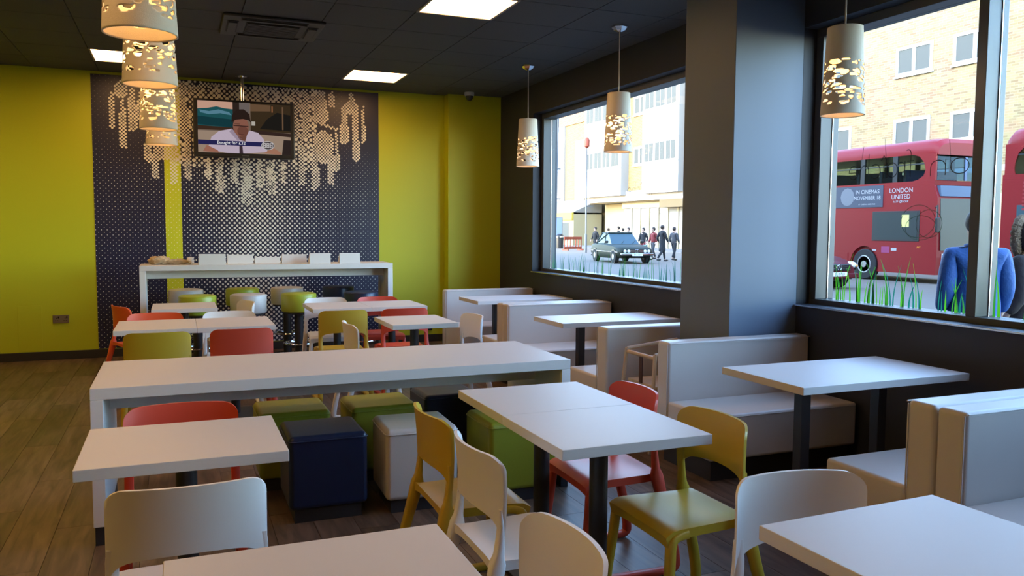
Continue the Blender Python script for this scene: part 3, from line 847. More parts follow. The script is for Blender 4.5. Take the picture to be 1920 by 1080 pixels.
# ------------------------------------------------------------------ wooden high chair between two benches
hc = tag(empty('high_chair', (3.17, 4.83, 0)), 'pale wooden high chair with brown strap, between two booth benches', 'high chair')
def stick(a, b, r, nm, m=WOOD): return MB().tube([a, b], r, 10).build(nm, m, hc, smooth=True)
for sx in (-1, 1):
    for sy in (-1, 1): stick((sx*.27, sy*.22, 0), (sx*.22 if sx < 0 else .2, sy*.185, .66 if sx < 0 else .70), .014, 'leg')
stick((-.22, -.185, .655), (.2, -.185, .70), .014, 'arm_rail'); stick((-.22, .185, .655), (.2, .185, .70), .014, 'arm_rail')
stick((-.215, -.19, .635), (-.215, .19, .635), .014, 'front_rail'); stick((.2, -.19, .69), (.2, .19, .69), .014, 'back_rail')
stick((-.25, -.2, .2), (-.25, .2, .2), .011, 'stretcher'); stick((.25, -.2, .2), (.25, .2, .2), .011, 'stretcher')
MB().box(-.21, .2, -.185, .185, .42, .445).build('seat', WOOD, hc, bevel=.006)
MB().box(.19, .215, -.18, .18, .5, .62).build('backrest', WOOD, hc, bevel=.005)
MB().obox((-.215, 0, .54), (.004, 0, 0), (0, .018, 0), (0, 0, .1)).build('strap', STRAP, hc)

# ------------------------------------------------------------------ television on a ceiling pole
TVY = 9.93
tv = tag(empty('television', (.757, TVY, 2.62)), 'black wall height television on a ceiling pole showing a man in a white shirt', 'television')
MB().box(-.555, .555, 0, .07, -.325, .325).build('housing', BLACKP, tv, bevel=.012)
MB().lathe([(.022, .32), (.022, H-2.62)], (-.02, .06, 0), 14).build('ceiling_pole', CHROME, tv, smooth=True)
MB().lathe([(.07, H-2.62-.012), (.07, H-2.62)], (-.02, .06, 0), 20).build('ceiling_flange', CHROME, tv, smooth=True)
SW, SH = 1.016, .575
scr = MB().box(-SW/2, SW/2, -.004, 0, -SH/2+.012, SH/2+.012).build('screen', emat('screen_base', (.28, .20, .15), .55), tv)
def pic(name, poly, col, st_, lay, parent=scr):
    """flat patch of the broadcast picture; coordinates 0..1 across and up the screen"""
    y = -.004-.0004*lay; v = [(-SW/2+a*SW, y, -SH/2+.012+b*SH) for a, b in poly]
    me = bpy.data.meshes.new(name); me.from_pydata(v, [], [tuple(range(len(v)))]); key = 'scr_%s' % '_'.join('%.2f' % c for c in col)
    me.materials.append(MATS.get(key) or emat(key, col, st_))
    o = bpy.data.objects.new(name, me); COL.objects.link(o); o.parent = parent; return o
def blob(cx, cy, rx, ry, n=20, a0=0): return [(cx+rx*math.cos(a0+2*math.pi*k/n), cy+ry*math.sin(a0+2*math.pi*k/n)) for k in range(n)]
E1 = .8
pic('picture_wall', [(0,0),(1,0),(1,.42),(0,.42)], (.36, .26, .19), E1, 1)
pic('painting_sky', [(0,.5),(.37,.5),(.37,1),(0,1)], (.62, .36, .26), E1, 1)
pic('painting_hill', [(0,.84),(.1,.86),(.2,.9),(.28,.87),(.37,.86),(.37,.5),(0,.5)], (.015, .09, .10), E1, 2)
pic('painting_water', [(.02,.82),(.12,.80),(.22,.84),(.33,.80),(.36,.74),(.24,.77),(.12,.74),(.03,.77)], (.10, .24, .32), E1, 3)
pic('painting_shore', [(0,.70),(.37,.66),(.37,.5),(0,.54)], (.008, .045, .055), E1, 3)
pic('shelf', [(0,.44),(.37,.44),(.37,.5),(0,.52)], (.05, .025, .015), E1, 4)
pic('dark_post', [(.37,.42),(.44,.42),(.44,1),(.37,1)], (.03, .018, .014), E1, 3)
pic('wall_light', [(.44,.8),(.55,.8),(.55,1),(.44,1)], (.16, .13, .12), E1, 3)
pic('dark_painting', [(.56,.46),(1,.44),(1,1),(.56,1)], (.045, .028, .014), E1, 2)
pic('painting_field', [(.56,.84),(.78,.86),(.78,.98),(.56,.98)], (.15, .085, .045), E1, 3)
pic('painting_trees', [(.66,.5),(1,.48),(1,.8),(.85,.84),(.74,.7)], (.014, .012, .010), E1, 3)
pic('painting_post', [(.905,.5),(.92,.5),(.92,.96),(.905,.96)], (.16, .09, .05), E1, 4)
pic('painting_post', [(.79,.84),(.805,.84),(.805,.96),(.79,.96)], (.30, .12, .05), E1, 4)
pic('price_ticket', [(.57,.56),(.61,.56),(.61,.64),(.57,.64)], (.5, .46, .4), E1, 4)
pic('desk_edge', [(.56,.40),(1,.36),(1,.43),(.56,.47)], (.04, .022, .018), E1, 4)
pic('shirt', [(.10,.06),(.14,.30),(.22,.42),(.36,.48),(.46,.28),(.55,.46),(.64,.42),(.70,.30),(.74,.05),(.5,.0),(.3,.0)], (.56, .46, .56), E1, 5)
pic('shirt_shadow', [(.36,.48),(.46,.28),(.42,.24),(.33,.42)], (.36, .28, .36), E1, 6)
pic('neck', [(.39,.44),(.44,.26),(.50,.24),(.53,.44)], (.16, .065, .045), E1, 6)
pic('face', blob(.455, .53, .085, .20), (.27, .11, .075), E1, 7)
pic('face_shade', blob(.475, .44, .06, .10), (.17, .065, .045), E1, 8)
pic('hair', [(.355,.60),(.36,.74),(.41,.86),(.49,.87),(.55,.78),(.56,.62),(.54,.66),(.48,.68),(.40,.66)], (.025, .014, .011), E1, 9)
pic('glasses', [(.375,.555),(.535,.545),(.535,.525),(.375,.535)], (.05, .022, .018), E1, 9)
pic('brow', [(.385,.585),(.445,.58),(.445,.57),(.385,.575)], (.08, .03, .02), E1, 9)
pic('mouth', [(.425,.385),(.49,.38),(.49,.372),(.425,.377)], (.09, .03, .025), E1, 9)
pic('forearm', [(.05,.02),(.09,.14),(.2,.05),(.22,0)], (.36, .15, .10), E1, 6)
pic('forearm', [(.70,.02),(.8,.14),(.9,.03),(.88,0)], (.40, .19, .12), E1, 6)
pic('tie', [(.435,.0),(.435,.16),(.465,.2),(.475,0)], (.05, .03, .04), E1, 7)
pic('caption_band', [(0,.15),(.69,.15),(.69,.235),(0,.24)], (.02, .02, .09), E1, 10)
pic('emblem_ring', blob(.745, .175, .072, .088), (.62, .60, .60), E1, 11)
pic('emblem_field', blob(.745, .175, .064, .076), (.06, .045, .05), E1, 12)
for q, cx in enumerate((.708, .745, .782)):
    pic('emblem_block', [(cx-.016,.125),(cx+.016,.125),(cx+.016,.225),(cx-.016,.225)], (.55, .52, .52), E1, 13)
    pic('emblem_letter', [(cx-.006,.145),(cx+.007,.145),(cx+.007,.165),(cx-.006,.165)], (.062, .045, .05), E1, 14)
    pic('emblem_letter', [(cx-.006,.185),(cx+.007,.185),(cx+.007,.205),(cx-.006,.205)], (.062, .045, .05), E1, 14)
pic('dark_stand', [(.90,.0),(1,.0),(1,.30),(.92,.30)], (.03, .02, .018), E1, 8)
SWH = emat('screen_white', (.8, .8, .82), 1.0)
text_obj('Bought for £32', .050, SWH, scr, (-.152, -.0085, -SH/2+.012+.197*SH), (1, 0, 0), (0, 0, 1), 'caption', .0002)
MB().box(-.04, .04, -.0008, 0, -.306, -.298).build('maker_mark', mat('bezel_print', (.12, .12, .12), .5), tv)

# ------------------------------------------------------------------ wall sockets
def sock(x, y, z, w_, h_, m, label):
    t = tag(empty('wall_socket', (x, y, z)), label, 'socket')
    MB().box(-w_/2, w_/2, -.012, 0, -h_/2, h_/2).build('plate', m, t, bevel=.002)
    for s in (-1, 1):
        for dx, dz, a, b in ((0, .022, .004, .006), (-.011, -.005, .005, .003), (.011, -.005, .005, .003)):
            MB().box(s*w_*.26+dx-a, s*w_*.26+dx+a, -.0126, -.0119, dz-b-.012, dz+b-.012).build('pin_hole', BLACKP, t)
        MB().box(s*w_*.26+.012, s*w_*.26+.024, -.016, -.012, .008, .03).build('switch', BLACKP, t)
sock(-1.222, D, .456, .16, .092, STEEL, 'brushed steel double socket low on the lime wall at left')
sock(3.07, D, .20, .09, .10, BLACKP, 'small black socket low on the lime wall behind the red chairs')

# ------------------------------------------------------------------ things on the bar
BT = 1.1
def stand(x, y, w_, h_, lean, label, dark):
    t = tag(empty('card_stand', (x, y, BT)), label, 'stand', 'wedge stands along the bar table')
    s = lean
    prof = [(s*.07, 0), (-s*.07, 0), (-s*.055, h_), (-s*.048, h_), (s*.07, .012)]
    MB().prism(prof, -w_/2, w_/2, 'yz').build('housing', PAPER, t, bevel=.003)
    d = Vector((0, .118*s, .012-h_)).normalized(); nrm = Vector((0, d.z*-s, d.y*s)) if False else Vector((0, (h_-.012), .118))
    nrm = Vector((0, s*(h_-.012), .118)).normalized(); c = Vector((0, s*.011, (h_+.012)/2))+nrm*.0025
    MB().obox(c, Vector((w_*.42, 0, 0)), d*.052, nrm*.002).build('screen', BLACKP, t)
    return t
lab = ['first white wedge stand from the left on the bar', 'second wedge stand from the left on the bar, facing the camera', 'third wedge stand from the left on the bar, low and white', 'fourth wedge stand from the left on the bar', 'fifth wedge stand from the left on the bar, tall white back', 'sixth wedge stand on the bar, nearest its right end']
for k, (x, h_, y, s) in enumerate(((.345, .115, 9.24, 1), (.64, .10, 9.42, 1), (.925, .075, 9.42, 1), (1.215, .10, 9.42, 1), (1.47, .115, 9.24, 1), (1.80, .115, 9.24, 1))):
    stand(x, y, .27 if k < 4 else .23, h_, s, lab[k], k in (1, 2, 3))
rg = random.Random(4)
nw = tag(empty('crumpled_paper_bundle', (-.07, 9.36, BT)), 'crumpled brown paper bundle on the left end of the bar', 'paper')
for q, (cx, hx, hh, m) in enumerate(((-.10, .11, .085, NEWS), (.08, .14, .055, NEWS), (.2, .035, .075, PAPER))):
    mb = MB(); mb.sphere((cx, 0, hh*.5), 1, 16, 10, hx, .08, hh*.5)
    mb.v = [(a+rg.uniform(-.012, .012), b+rg.uniform(-.012, .012), max(0, c+rg.uniform(-.010, .012))) for a, b, c in mb.v]
    mb.build(['crumpled_sheet', 'folded_sheet', 'torn_end'][q], m, nw)

# ================================================================== the street outside
GZ = -.10
rd = struct(MB().box(WT, 60, -40, 150, GZ-.2, GZ).build('floor_road', ROAD)); rd.name = 'street_road'
struct(MB().box(WT, 8.2, -40, 150, GZ-.15, GZ+.07).build('floor_pavement', PAVE, bevel=.01)).name = 'street_pavement'
pv = struct(MB().box(31.5, 60, -40, 150, GZ-.15, GZ+.07).build('floor_pavement', PAVE, bevel=.01)); pv.name = 'far_pavement'
# our own building rises above the restaurant and shades the near half of the street
struct(MB().box(XL-8, WT, -30, 45, H+.17, 13.5).build('wall_upper_storeys', BRICK))
struct(MB().box(XL-8, XL-.21, -30, 45, GZ, H+.17).build('wall_neighbour', BRICK))
struct(MB().box(XL-.2, WT, D+.21, 45, GZ, H+.17).build('wall_neighbour', BRICK))
struct(MB().box(XL-.2, WT, -30, YN-.21, GZ, H+.17).build('wall_neighbour', BRICK))

FX = 36.0
def bwindow(parent, X, ya, yb, za, zb, n=2, recess=.06):
    """a window of n lights in the plane x=X, facing -x"""
    f = MB(); t = .16
    f.box(X-.05, X+.02, ya, yb, za, za+t).box(X-.05, X+.02, ya, yb, zb-t, zb).box(X-.05, X+.02, ya, ya+t, za+t, zb-t).box(X-.05, X+.02, yb-t, yb, za+t, zb-t)
    for k in range(1, n):
        c = ya+(yb-ya)*k/n; f.box(X-.05, X+.02, c-t/1.6, c+t/1.6, za+t, zb-t)
    f.box(X-.12, X+.02, ya-.08, yb+.08, za-.09, za)
    fo = f.build('window', UPVC, parent)
    for k in range(n):
        a = ya+(yb-ya)*k/n+t*.6; b = ya+(yb-ya)*(k+1)/n-t*.6
        MB().box(X-.01, X+.01, a, b, za+t*.8, zb-t*.8).build('pane', PANE, fo)
    return fo
A_ = tag(empty('brick_building', (0, 0, 0)), 'yellow brick building with white framed windows behind the red buses', 'building')
MB().box(FX, FX+9, 8, 45, GZ, 14.4).build('wall', BRICK, A_)
for (a, b, n) in ((31.1, 33.4, 2), (27.5, 29.9, 2), (20.4, 22.7, 2), (36.4, 38.7, 2), (40.2, 42.5, 2), (16.2, 18.5, 2)):
    for za, zb in ((9.72, 11.25), (5.95, 7.45)): bwindow(A_, FX, a, b, za, zb, n)
MB().box(FX-.02, FX, 8, 45, 4.35, 4.65).build('string_course', RENDER, A_)
for k in range(7):
    MB().box(FX-.05, FX, 9+k*5.1, 13.4+k*5.1, GZ+.1, 3.3).build('shopfront', SHOPC, A_)
B_ = tag(empty('rendered_building', (0, 0, 0)), 'white rendered block with projecting window bays seen through the far window', 'building')
MB().box(FX, FX+9, 45.05, 68.35, 3.9, 14.5).build('wall', BRICK2, B_)
MB().box(FX+1.6, FX+9, 45.05, 68.35, GZ, 3.9).build('ground_floor_wall', SHOPC, B_)
MB().box(FX-.02, FX+1.6, 45.05, 68.35, 3.8, 3.9).build('soffit', SOFFIT, B_)
MB().box(FX-.25, FX, 52.5, 68.35, 3.9, 4.75).build('fascia', RENDER, B_)
for q, (a, b) in enumerate(((46.0, 51.6), (52.8, 58.0), (61.4, 68.2))):
    ba = MB().box(FX-.75, FX, a, b, 4.4, 14.5).build('bay', RENDER, B_)
    for za, zb in ((11.05, 12.7), (6.85, 8.45)):
        n = 3 if q < 2 else 4; wdt = (b-a-.5)/n
        for k in range(n):
            c = a+.25+k*wdt
            MB().box(FX-.77, FX-.75, c+.22, c+wdt*.5, za+.1, zb-.1).build('pane', PANE, ba)
            MB().box(FX-.77, FX-.75, c+wdt*.56, c+wdt-.12, za+.1, zb-.1).build('pane', PANE, ba)
        MB().box(FX-.80, FX-.75, a, b, zb+.05, zb+.13).build('drip_rail', SHUT, ba)
        MB().box(FX-.82, FX-.75, a, b, za-.12, za-.04).build('sill', UPVC, ba)
for za, zb in ((11.05, 12.6), (6.85, 8.4)): bwindow(B_, FX, 58.7, 60.6, za, zb, 2)
for k in range(9):
    ya = 50.2+k*1.42
    MB().box(FX+.5, FX+.56, ya+.07, ya+1.34, GZ+.08, 3.3).build('shutter', SHUT, B_)
    MB().box(FX+.42, FX+.6, ya-.08, ya+.07, GZ+.07, 3.4).build('post', SHOPC, B_)
MB().box(FX+.4, FX+.66, 50.1, 63.1, 3.3, 3.8).build('shop_fascia', SHOPC, B_)
MB().box(FX-.3, FX+.5, 45.1, 56.0, 3.25, 3.9).build('canopy', SOFFIT, B_)
C_ = tag(empty('corner_building', (0, 0, 0)), 'ochre brick building with orange top storey at the far window\'s left edge', 'building')
MB().box(FX+2, FX+10, 68.5, 96, GZ, 12.2).build('wall', BRICK2, C_)
MB().box(FX+1.9, FX+10, 68.5, 96, 12.2, 13.6).build('parapet', BRICKO, C_)
MB().prism([(FX+2.3, 13.6), (FX+10, 13.6), (FX+8, 15.6), (FX+4, 15.6)], 68.5, 96, 'xz').build('roof', mat('slate_roof', (.25, .25, .27), .8), C_)
MB().box(FX+1.85, FX+2, 73.3, 75.3, 3, 10.4).build('white_bay', RENDER, C_)
MB().box(FX+1.8, FX+2, 77.8, 81.5, 3, 12.2).build('white_bay', RENDER, C_)
for za in (4.8, 7.6, 10.0):
    for ya in (70.0, 78.5, 84.0): bwindow(C_, FX+1.84 if ya == 78.5 else FX+2, ya, ya+1.5, za, za+1.5, 1)
S_ = tag(empty('yellow_shop', (0, 0, 0)), 'low yellow shop at the street corner behind the red barrier', 'building')
MB().box(FX-1.4, FX+1.6, 69, 96, GZ+.07, 2.9).build('wall', SHOPC, S_)
MB().box(FX-1.6, FX-1.4, 69, 96, 2.35, 3.05).build('fascia', SHOPY, S_)
MB().prism([(FX-1.5, 3.05), (FX+1.6, 3.05), (FX+1.6, 4.4)], 69, 96, 'xz').build('roof', SHUT, S_)
for k in range(9):
    MB().box(FX-1.43, FX-1.4, 70+k*2.6, 71.6+k*2.6, .4, 2.1).build('pane', PANE, S_)

# ---- double-decker buses
def bus(x, yf, L, label, front=True):
    t = tag(empty('double_decker_bus', (x, yf, GZ)), label, 'bus')
    Wd = 2.5
    rf = []
    for a in range(9):
        th = math.pi*a/8; rf.append((Wd/2-math.cos(th)*(Wd/2) if a in (0, 8) else Wd/2-math.cos(th)*(Wd/2-.02), 4.02+.36*min(1, math.sin(th)*1.6)))
    # lower deck with wheel arch cut on the near side
    prof = [(.02, .28), (L-.1, .28), (L, .5), (L, 2.98), (.18, 2.98), (0.02, 2.6), (-.02, .8)]
    wy = 2.75
    arch = [(wy+.60*math.cos(math.pi*k/12), .50+.60*math.sin(math.pi*k/12)) for k in range(13)]
    low = [(-.02, .8), (.0, .28), (wy-.60, .28)]+[(a, b) for a, b in reversed(arch)]+[(wy+.60, .28), (L-.12, .28), (L, .5), (L, 2.98), (.16, 2.98), (.02, 2.6)]
    MB().prism(low, 0, .08, 'yz').build('side_panel', BUSRED, t)
    MB().prism(prof, .081, Wd, 'yz').build('body', BUSRED, t)
    MB().box(-.012, .0, wy+.7, L-.2, .28, .86).build('skirt', BUSDK if not front else BUSRED, t)
    # upper deck: belt, roof, posts and see-through windows
    MB().prism([(.16, 2.981), (L, 2.981), (L, 3.12), (.14, 3.12)], 0, Wd, 'yz').build('belt_panel', BUSRED, t)
    roof = []
    for (y, dz, ins) in ((.10, -.16, .16), (.24, -.03, .06), (.55, .0, 0), (L-.5, 0, 0), (L-.2, -.03, .05), (L-.06, -.16, .14)):
        ring = []
        for k in range(11):
            th = math.pi*k/10; ring.append((Wd/2-math.copysign(abs(math.cos(th))**.45, math.cos(th))*(Wd/2-ins*.3), y, 4.0+dz+(.42)*math.sin(th)**.7))
        ring += [(Wd-ins*.3, y, 3.93+dz*.3), (ins*.3, y, 3.93+dz*.3)]
        roof.append(ring)
    MB().ring(roof).build('roof', BUSRED, t, smooth=True)
    pm = MB()
    for xs in (0, Wd-.06):
        # rounded front corner post (red) of the side
        MB().prism([(.13, 3.121), (.13, 3.93), (.95, 3.93), (.72, 3.86), (.55, 3.68), (.48, 3.45), (.55, 3.28), (.75, 3.16), (.95, 3.121)] if front else
                   [(L-.05, 3.121), (L-.05, 3.93), (L-.95, 3.93), (L-.62, 3.86), (L-.42, 3.68), (L-.34, 3.45), (L-.32, 3.28), (L-.34, 3.16), (L-.36, 3.121)], xs, xs+.06, 'yz').build('corner_post', BUSRED, t)
        ys = [1.62+1.32*k for k in range(int((L-1.2)/1.32))]
        for y in ys: MB().box(xs, xs+.06, y-.09, y+.09, 3.121, 3.93).build('window_post', BUSDK, t)
        MB().box(xs+.01, xs+.05, .5, L-.3, 3.62, 3.66).build('window_rail', BUSDK, t)
        MB().box(xs+.02, xs+.03, .3, L-.15, 3.121, 3.93).build('side_pane', BUSGLASS, t)
    MB().box(.06, Wd-.06, L-.12, L-.05, 3.12, 3.93).build('rear_panel', BUSRED, t)
    for k in range(int((L-2)/.95)):
        for xa in (.12, 1.45):
            MB().box(xa, xa+.9, 1.3+k*.95, 1.42+k*.95, 3.121, 3.50).build('seat_back', SEATB, t, bevel=.03)
    # front end: upper and lower windscreen, destination box
    MB().box(.07, Wd-.07, .125, .14, 3.13, 4.0).build('upper_windscreen', BUSBLUE, t)
    MB().box(Wd/2-.05, Wd/2+.05, .11, .15, 3.13, 4.0).build('windscreen_post', mat('bus_post_blue', (.03, .085, .20), .4) if 'bus_post_blue' not in MATS else MATS['bus_post_blue'], t)
    fs = MB(); fs.obox((Wd/2, .075, 2.80), (Wd/2-.12, 0, 0), (0, .06, 0), (0, .02, .16)); fs.build('destination_box', mat('bus_silverblue', (.10, .145, .21), .4, spec=.2) if 'bus_silverblue' not in MATS else MATS['bus_silverblue'], t)
    mb = MB(); mb.obox((Wd/2, -.01, 1.80), (Wd/2-.12, 0, 0), (0, .012, 0), (0, .035, .78)); mb.build('lower_windscreen', BUSWS, t)
    for s in (.2, Wd-.5):
        MB().box(s, s+.3, -.045, -.02, .75, .92).build('headlamp', LAMP, t, bevel=.02)
    MB().box(.3, Wd-.3, -.035, -.015, .45, .62).build('bumper_grille', BUSDK, t)
    MB().tube([(-.02, .05, 2.3), (-.22, -.18, 2.35), (-.24, -.2, 2.0)], .025, 8).build('mirror_arm', BUSDK, t)
    MB().box(-.32, -.14, -.26, -.18, 1.55, 2.0).build('mirror', BUSDK, t, bevel=.03)
    # near side details
    MB().box(-.012, .0, .62, 2.45, 1.28, 2.22).build('window_frame', BUSDK, t, bevel=.004)
    MB().box(-.016, -.010, .70, 2.36, 1.34, 2.16).build('driver_window', BUSWS, t)
    MB().box(-.018, -.015, 1.0, 1.28, 1.72, 2.1).build('cab_notice', mat('cab_yellow', (.7, .62, .2), .6) if 'cab_yellow' not in MATS else MATS['cab_yellow'], t)
    for q in range(3):
        y = 4.6+q*1.9
        if y+1.6 < L: MB().box(-.012, .0, y, y+1.6, 1.2, 2.3).build('lower_window', CARGL, t, bevel=.004)
    for y in (wy, L-2.9):
        if y is not wy: MB().lathe([(.62, 0), (.62, .012)], (-.013, y, .5), 24, 'x').build('wheel_arch', BUSDK, t)
        wl = MB().lathe([(.30, .25), (.47, .25), (.5, .21), (.5, .03), (.47, 0), (.30, 0)], (.0 if y is wy else -.02, y, .5), 28, 'x').build('wheel', TYRE, t, smooth=True)
        MB().lathe([(.29, 0), (.27, -.015), (.2, .03), (.12, .03), (.1, -.02), (.02, -.02)], (.0 if y is wy else -.02, y, .5), 20, 'x').build('hub', HUB, wl, smooth=True)
    return t
b1 = bus(21.0, 17.75, 10.4, 'red double decker bus in the near window\'s left pane with cinema advert')
LX, LY = (0, -1, 0), (0, 0, 1)
AD = mat('advert_blue', (.04, .05, .08), .5); ADG = mat('advert_grey', (.16, .17, .19), .6)
MB().box(-.016, -.001, 2.05, 5.4, 2.36, 3.06).build('advert', AD, b1)
MB().box(-.016, -.001, 4.35, 5.4, 1.15, 2.36).build('advert', AD, b1)
for cy, cz, ry, rz in ((3.55, 2.72, .30, .30), (4.5, 2.68, .34, .33)):
    mb = MB(); mb.add([(-.0175, cy+ry*math.cos(a*.5236), cz+rz*math.sin(a*.5236)) for a in range(12)], [tuple(range(12))]); mb.build('advert_patch', ADG, b1)
text_obj('IN CINEMAS', .185, WINK, b1, (-.018, 2.70, 2.86), LX, LY, 'lettering', .001)
text_obj('NOVEMBER 18', .175, WINK, b1, (-.018, 2.70, 2.66), LX, LY, 'lettering', .001)
text_obj('AT CINEMAS AND IMAX', .065, WINK, b1, (-.018, 2.70, 2.46), LX, LY, 'lettering', .001)
text_obj('LONDON', .205, WINK, b1, (-.004, 1.36, 2.86), LX, LY, 'lettering', .001)
text_obj('UNITED', .205, WINK, b1, (-.004, 1.36, 2.66), LX, LY, 'lettering', .001)
text_obj('RATP    GROUP', .085, WINK, b1, (-.004, 1.36, 2.51), LX, LY, 'lettering', .001)
mb = MB(); mb.torus((-.004, 1.36, 2.51), .035, .009, 16, 5, 'x'); mb.build('emblem', WINK, b1)
text_obj('A4T', .085, AMBER, b1, (-.004, .62, 1.10), LX, LY, 'lettering', .001)
mb = MB(); mb.add([(-.004, 1.72, .9), (-.004, 2.05, .9), (-.004, 2.05, 1.1), (-.004, 1.72, 1.1)], [(0, 1, 2, 3)]); mb.build('notice', mat('notice_purple', (.28, .03, .12), .5), b1)
mb = MB(); mb.add([(-.004, 1.45, .97), (-.004, 1.66, .97), (-.004, 1.66, 1.06), (-.004, 1.45, 1.06)], [(0, 1, 2, 3)]); mb.add([(-.004, 2.25, .95), (-.004, 2.42, .95), (-.004, 2.42, 1.0), (-.004, 2.25, 1.0)], [(0, 1, 2, 3)]); mb.build('notice', WINK, b1)
b2 = bus(20.7, 5.05, 10.45, 'red double decker bus cut by the right edge of the photo', front=False)
for k in range(8): MB().box(-.02, -.012, 9.25, 9.85, 2.16+k*.10, 2.22+k*.10).build('vent_slat', mat('bus_vent', (.30, .02, .025), .5) if 'bus_vent' not in MATS else MATS['bus_vent'], b2)

# ---- cars
def car(x, y, ang, paint, L, Wd, label, old=True):
    """local +x is the nose"""
    t = tag(empty('car', (x, y, GZ), R(ang)), label, 'car')
    h = L/2; w2 = Wd/2
    st_ = [(-h, .42, .78, .80), (-h+.12, .32, .86, .93), (-h+.7, .24, .90, .99), (-.6, .22, .92, 1.0), (.5, .22, .90, 1.0), (h-.8, .24, .84, .99), (h-.12, .32, .76, .94), (h, .40, .68, .86)] if old else \
          [(-h, .42, .82, .78), (-h+.2, .30, .95, .93), (-h+.8, .22, .98, 1), (-.4, .2, .97, 1), (.55, .2, .95, 1), (h-.75, .24, .86, .97), (h-.2, .26, .74, .86), (h, .34, .62, .66)]
    rs = []
    for X_, zl, zt, k in st_:
        w_ = w2*k; rs.append([(X_, -w_*.90, zl), (X_, -w_*.99, zl+.12), (X_, -w_, (zl+zt)/2), (X_, -w_*.95, zt-.07), (X_, -w_*.82, zt), (X_, w_*.82, zt), (X_, w_*.95, zt-.07), (X_, w_, (zl+zt)/2), (X_, w_*.99, zl+.12), (X_, w_*.90, zl)])
    MB().ring(rs).build('body', paint, t, smooth=True)
    # greenhouse: glass loft, roof panel and pillars
    zb, zr = (.90, 1.40) if old else (.95, 1.44)
    A = [(-h+.78, .74), (-h+1.35, .60), (.02, .60), (h-1.50, .74)] if old else [(-h+.6, .72), (-h+1.2, .58), (.1, .60), (h-1.0, .76)]
    gl = MB(); bot = [(A[0][0], -A[0][1]*w2*1.12, zb), (A[3][0], -A[3][1]*w2*1.12, zb-.03), (A[3][0], A[3][1]*w2*1.12, zb-.03), (A[0][0], A[0][1]*w2*1.12, zb)]
    tp = [(A[1][0], -A[1][1]*w2*1.16, zr), (A[2][0], -A[2][1]*w2*1.16, zr), (A[2][0], A[2][1]*w2*1.16, zr), (A[1][0], A[1][1]*w2*1.16, zr)]
    gl.ring([bot, tp]); gl.build('glasshouse', CARGL, t)
    rp = MB().box(A[1][0]-.05, A[2][0]+.05, -w2*.71, w2*.71, zr-.01, zr+.045); rp.build('roof', paint, t, bevel=.03)
    for sy in (-1, 1):
        for a, b in ((0, 1), (3, 2)):
            MB().tube([(bot[a][0], sy*abs(bot[a][1])*1.0, zb-.01), (tp[a if a < 1 else 1][0], sy*abs(tp[1][1]), zr+.01)], .035, 6).build('pillar', paint, t)
        MB().tube([(-.25, sy*abs(bot[0][1])*1.005, zb), (-.35, sy*abs(tp[0][1])*1.005, zr)], .025, 6).build('pillar', paint, t)
        MB().box(-h+.4, h-.25, sy*w2-.012, sy*w2+.012, .52, .56).build('side_trim', CHROME if old else BLACKP, t)
        MB().box(h-1.75, h-1.6, sy*(w2+.06)-.08, sy*(w2+.06)+.08, .93, 1.05).build('wing_mirror', BLACKP, t, bevel=.02)
        for X_ in (-h+.95, h-.85):
            MB().lathe([(.345, 0), (.345, .02)], (X_, w2+.012 if sy > 0 else -w2+.008, .33), 24, 'y').build('wheel_arch', BLACKP, t)
            wl = MB().lathe([(.18, -.02), (.29, -.02), (.305, 0), (.305, .18), (.29, .2), (.18, .2)], (X_, (w2 if sy > 0 else -w2+.18), .305), 24, 'y').build('wheel', TYRE, t, smooth=True)
            MB().lathe([(.02, -.03), (.10, -.03), (.19, -.01), (.19, .19), (.10, .21), (.02, .21)], (X_, (w2 if sy > 0 else -w2+.18), .305), 18, 'y').build('hub', HUB, wl, smooth=True)
    f = h
    if old:
        MB().box(f-.06, f+.012, -w2*.80, w2*.80, .52, .66).build('grille', BLACKP, t, bevel=.01)
        for k in range(4): MB().box(f+.012, f+.018, -w2*.42, w2*.42, .54+k*.03, .548+k*.03).build('grille_bar', CHROME, t)
        for sy in (-1, 1):
            MB().box(f+.012, f+.03, sy*.045-.032, sy*.045+.032, .51, .67).build('kidney_grille', CHROME, t, bevel=.012)
            MB().box(f+.03, f+.034, sy*.045-.022, sy*.045+.022, .525, .655).build('grille_opening', BLACKP, t)
            for c in (.40, .58):
                MB().lathe([(.075, 0), (.07, .03), (.02, .045)], (f+.005, sy*c, .59), 18, 'x').build('headlamp', LAMP, t, smooth=True)
        MB().box(f-.02, f+.10, -w2*.93, w2*.93, .40, .49).build('bumper', CHROME, t, bevel=.015)
        MB().box(f+.10, f+.108, -.26, .26, .37, .48).build('number_plate', PLATE, t)
        text_obj('EYL 103V', .09, INK, t, (f+.110, 0, .425), (0, 1, 0), (0, 0, 1), 'lettering', .001)
        for sy in (-.25, .3): MB().tube([(A[3][0]+.05, sy, zb+.0), (A[3][0]-.28, sy+.28, zb+.16)], .008, 6).build('wiper', BLACKP, t)
    else:
        MB().box(f-.10, f+.02, -.42, .42, .50, .68).build('grille', BLACKP, t, bevel=.02)
        for k in range(4): MB().box(f+.02, f+.032, -.41, .41, .52+k*.042, .535+k*.042).build('grille_bar', CHROME, t)
        mb = MB().torus((f+.045, 0, .6), .075, .010, 20, 6, 'x')
        for k in range(3):
            a = math.pi/2+k*2*math.pi/3; mb.tube([(f+.045, 0, .6), (f+.045, .075*math.cos(a), .6+.075*math.sin(a))], .008, 5)
        mb.build('emblem', CHROME, t)
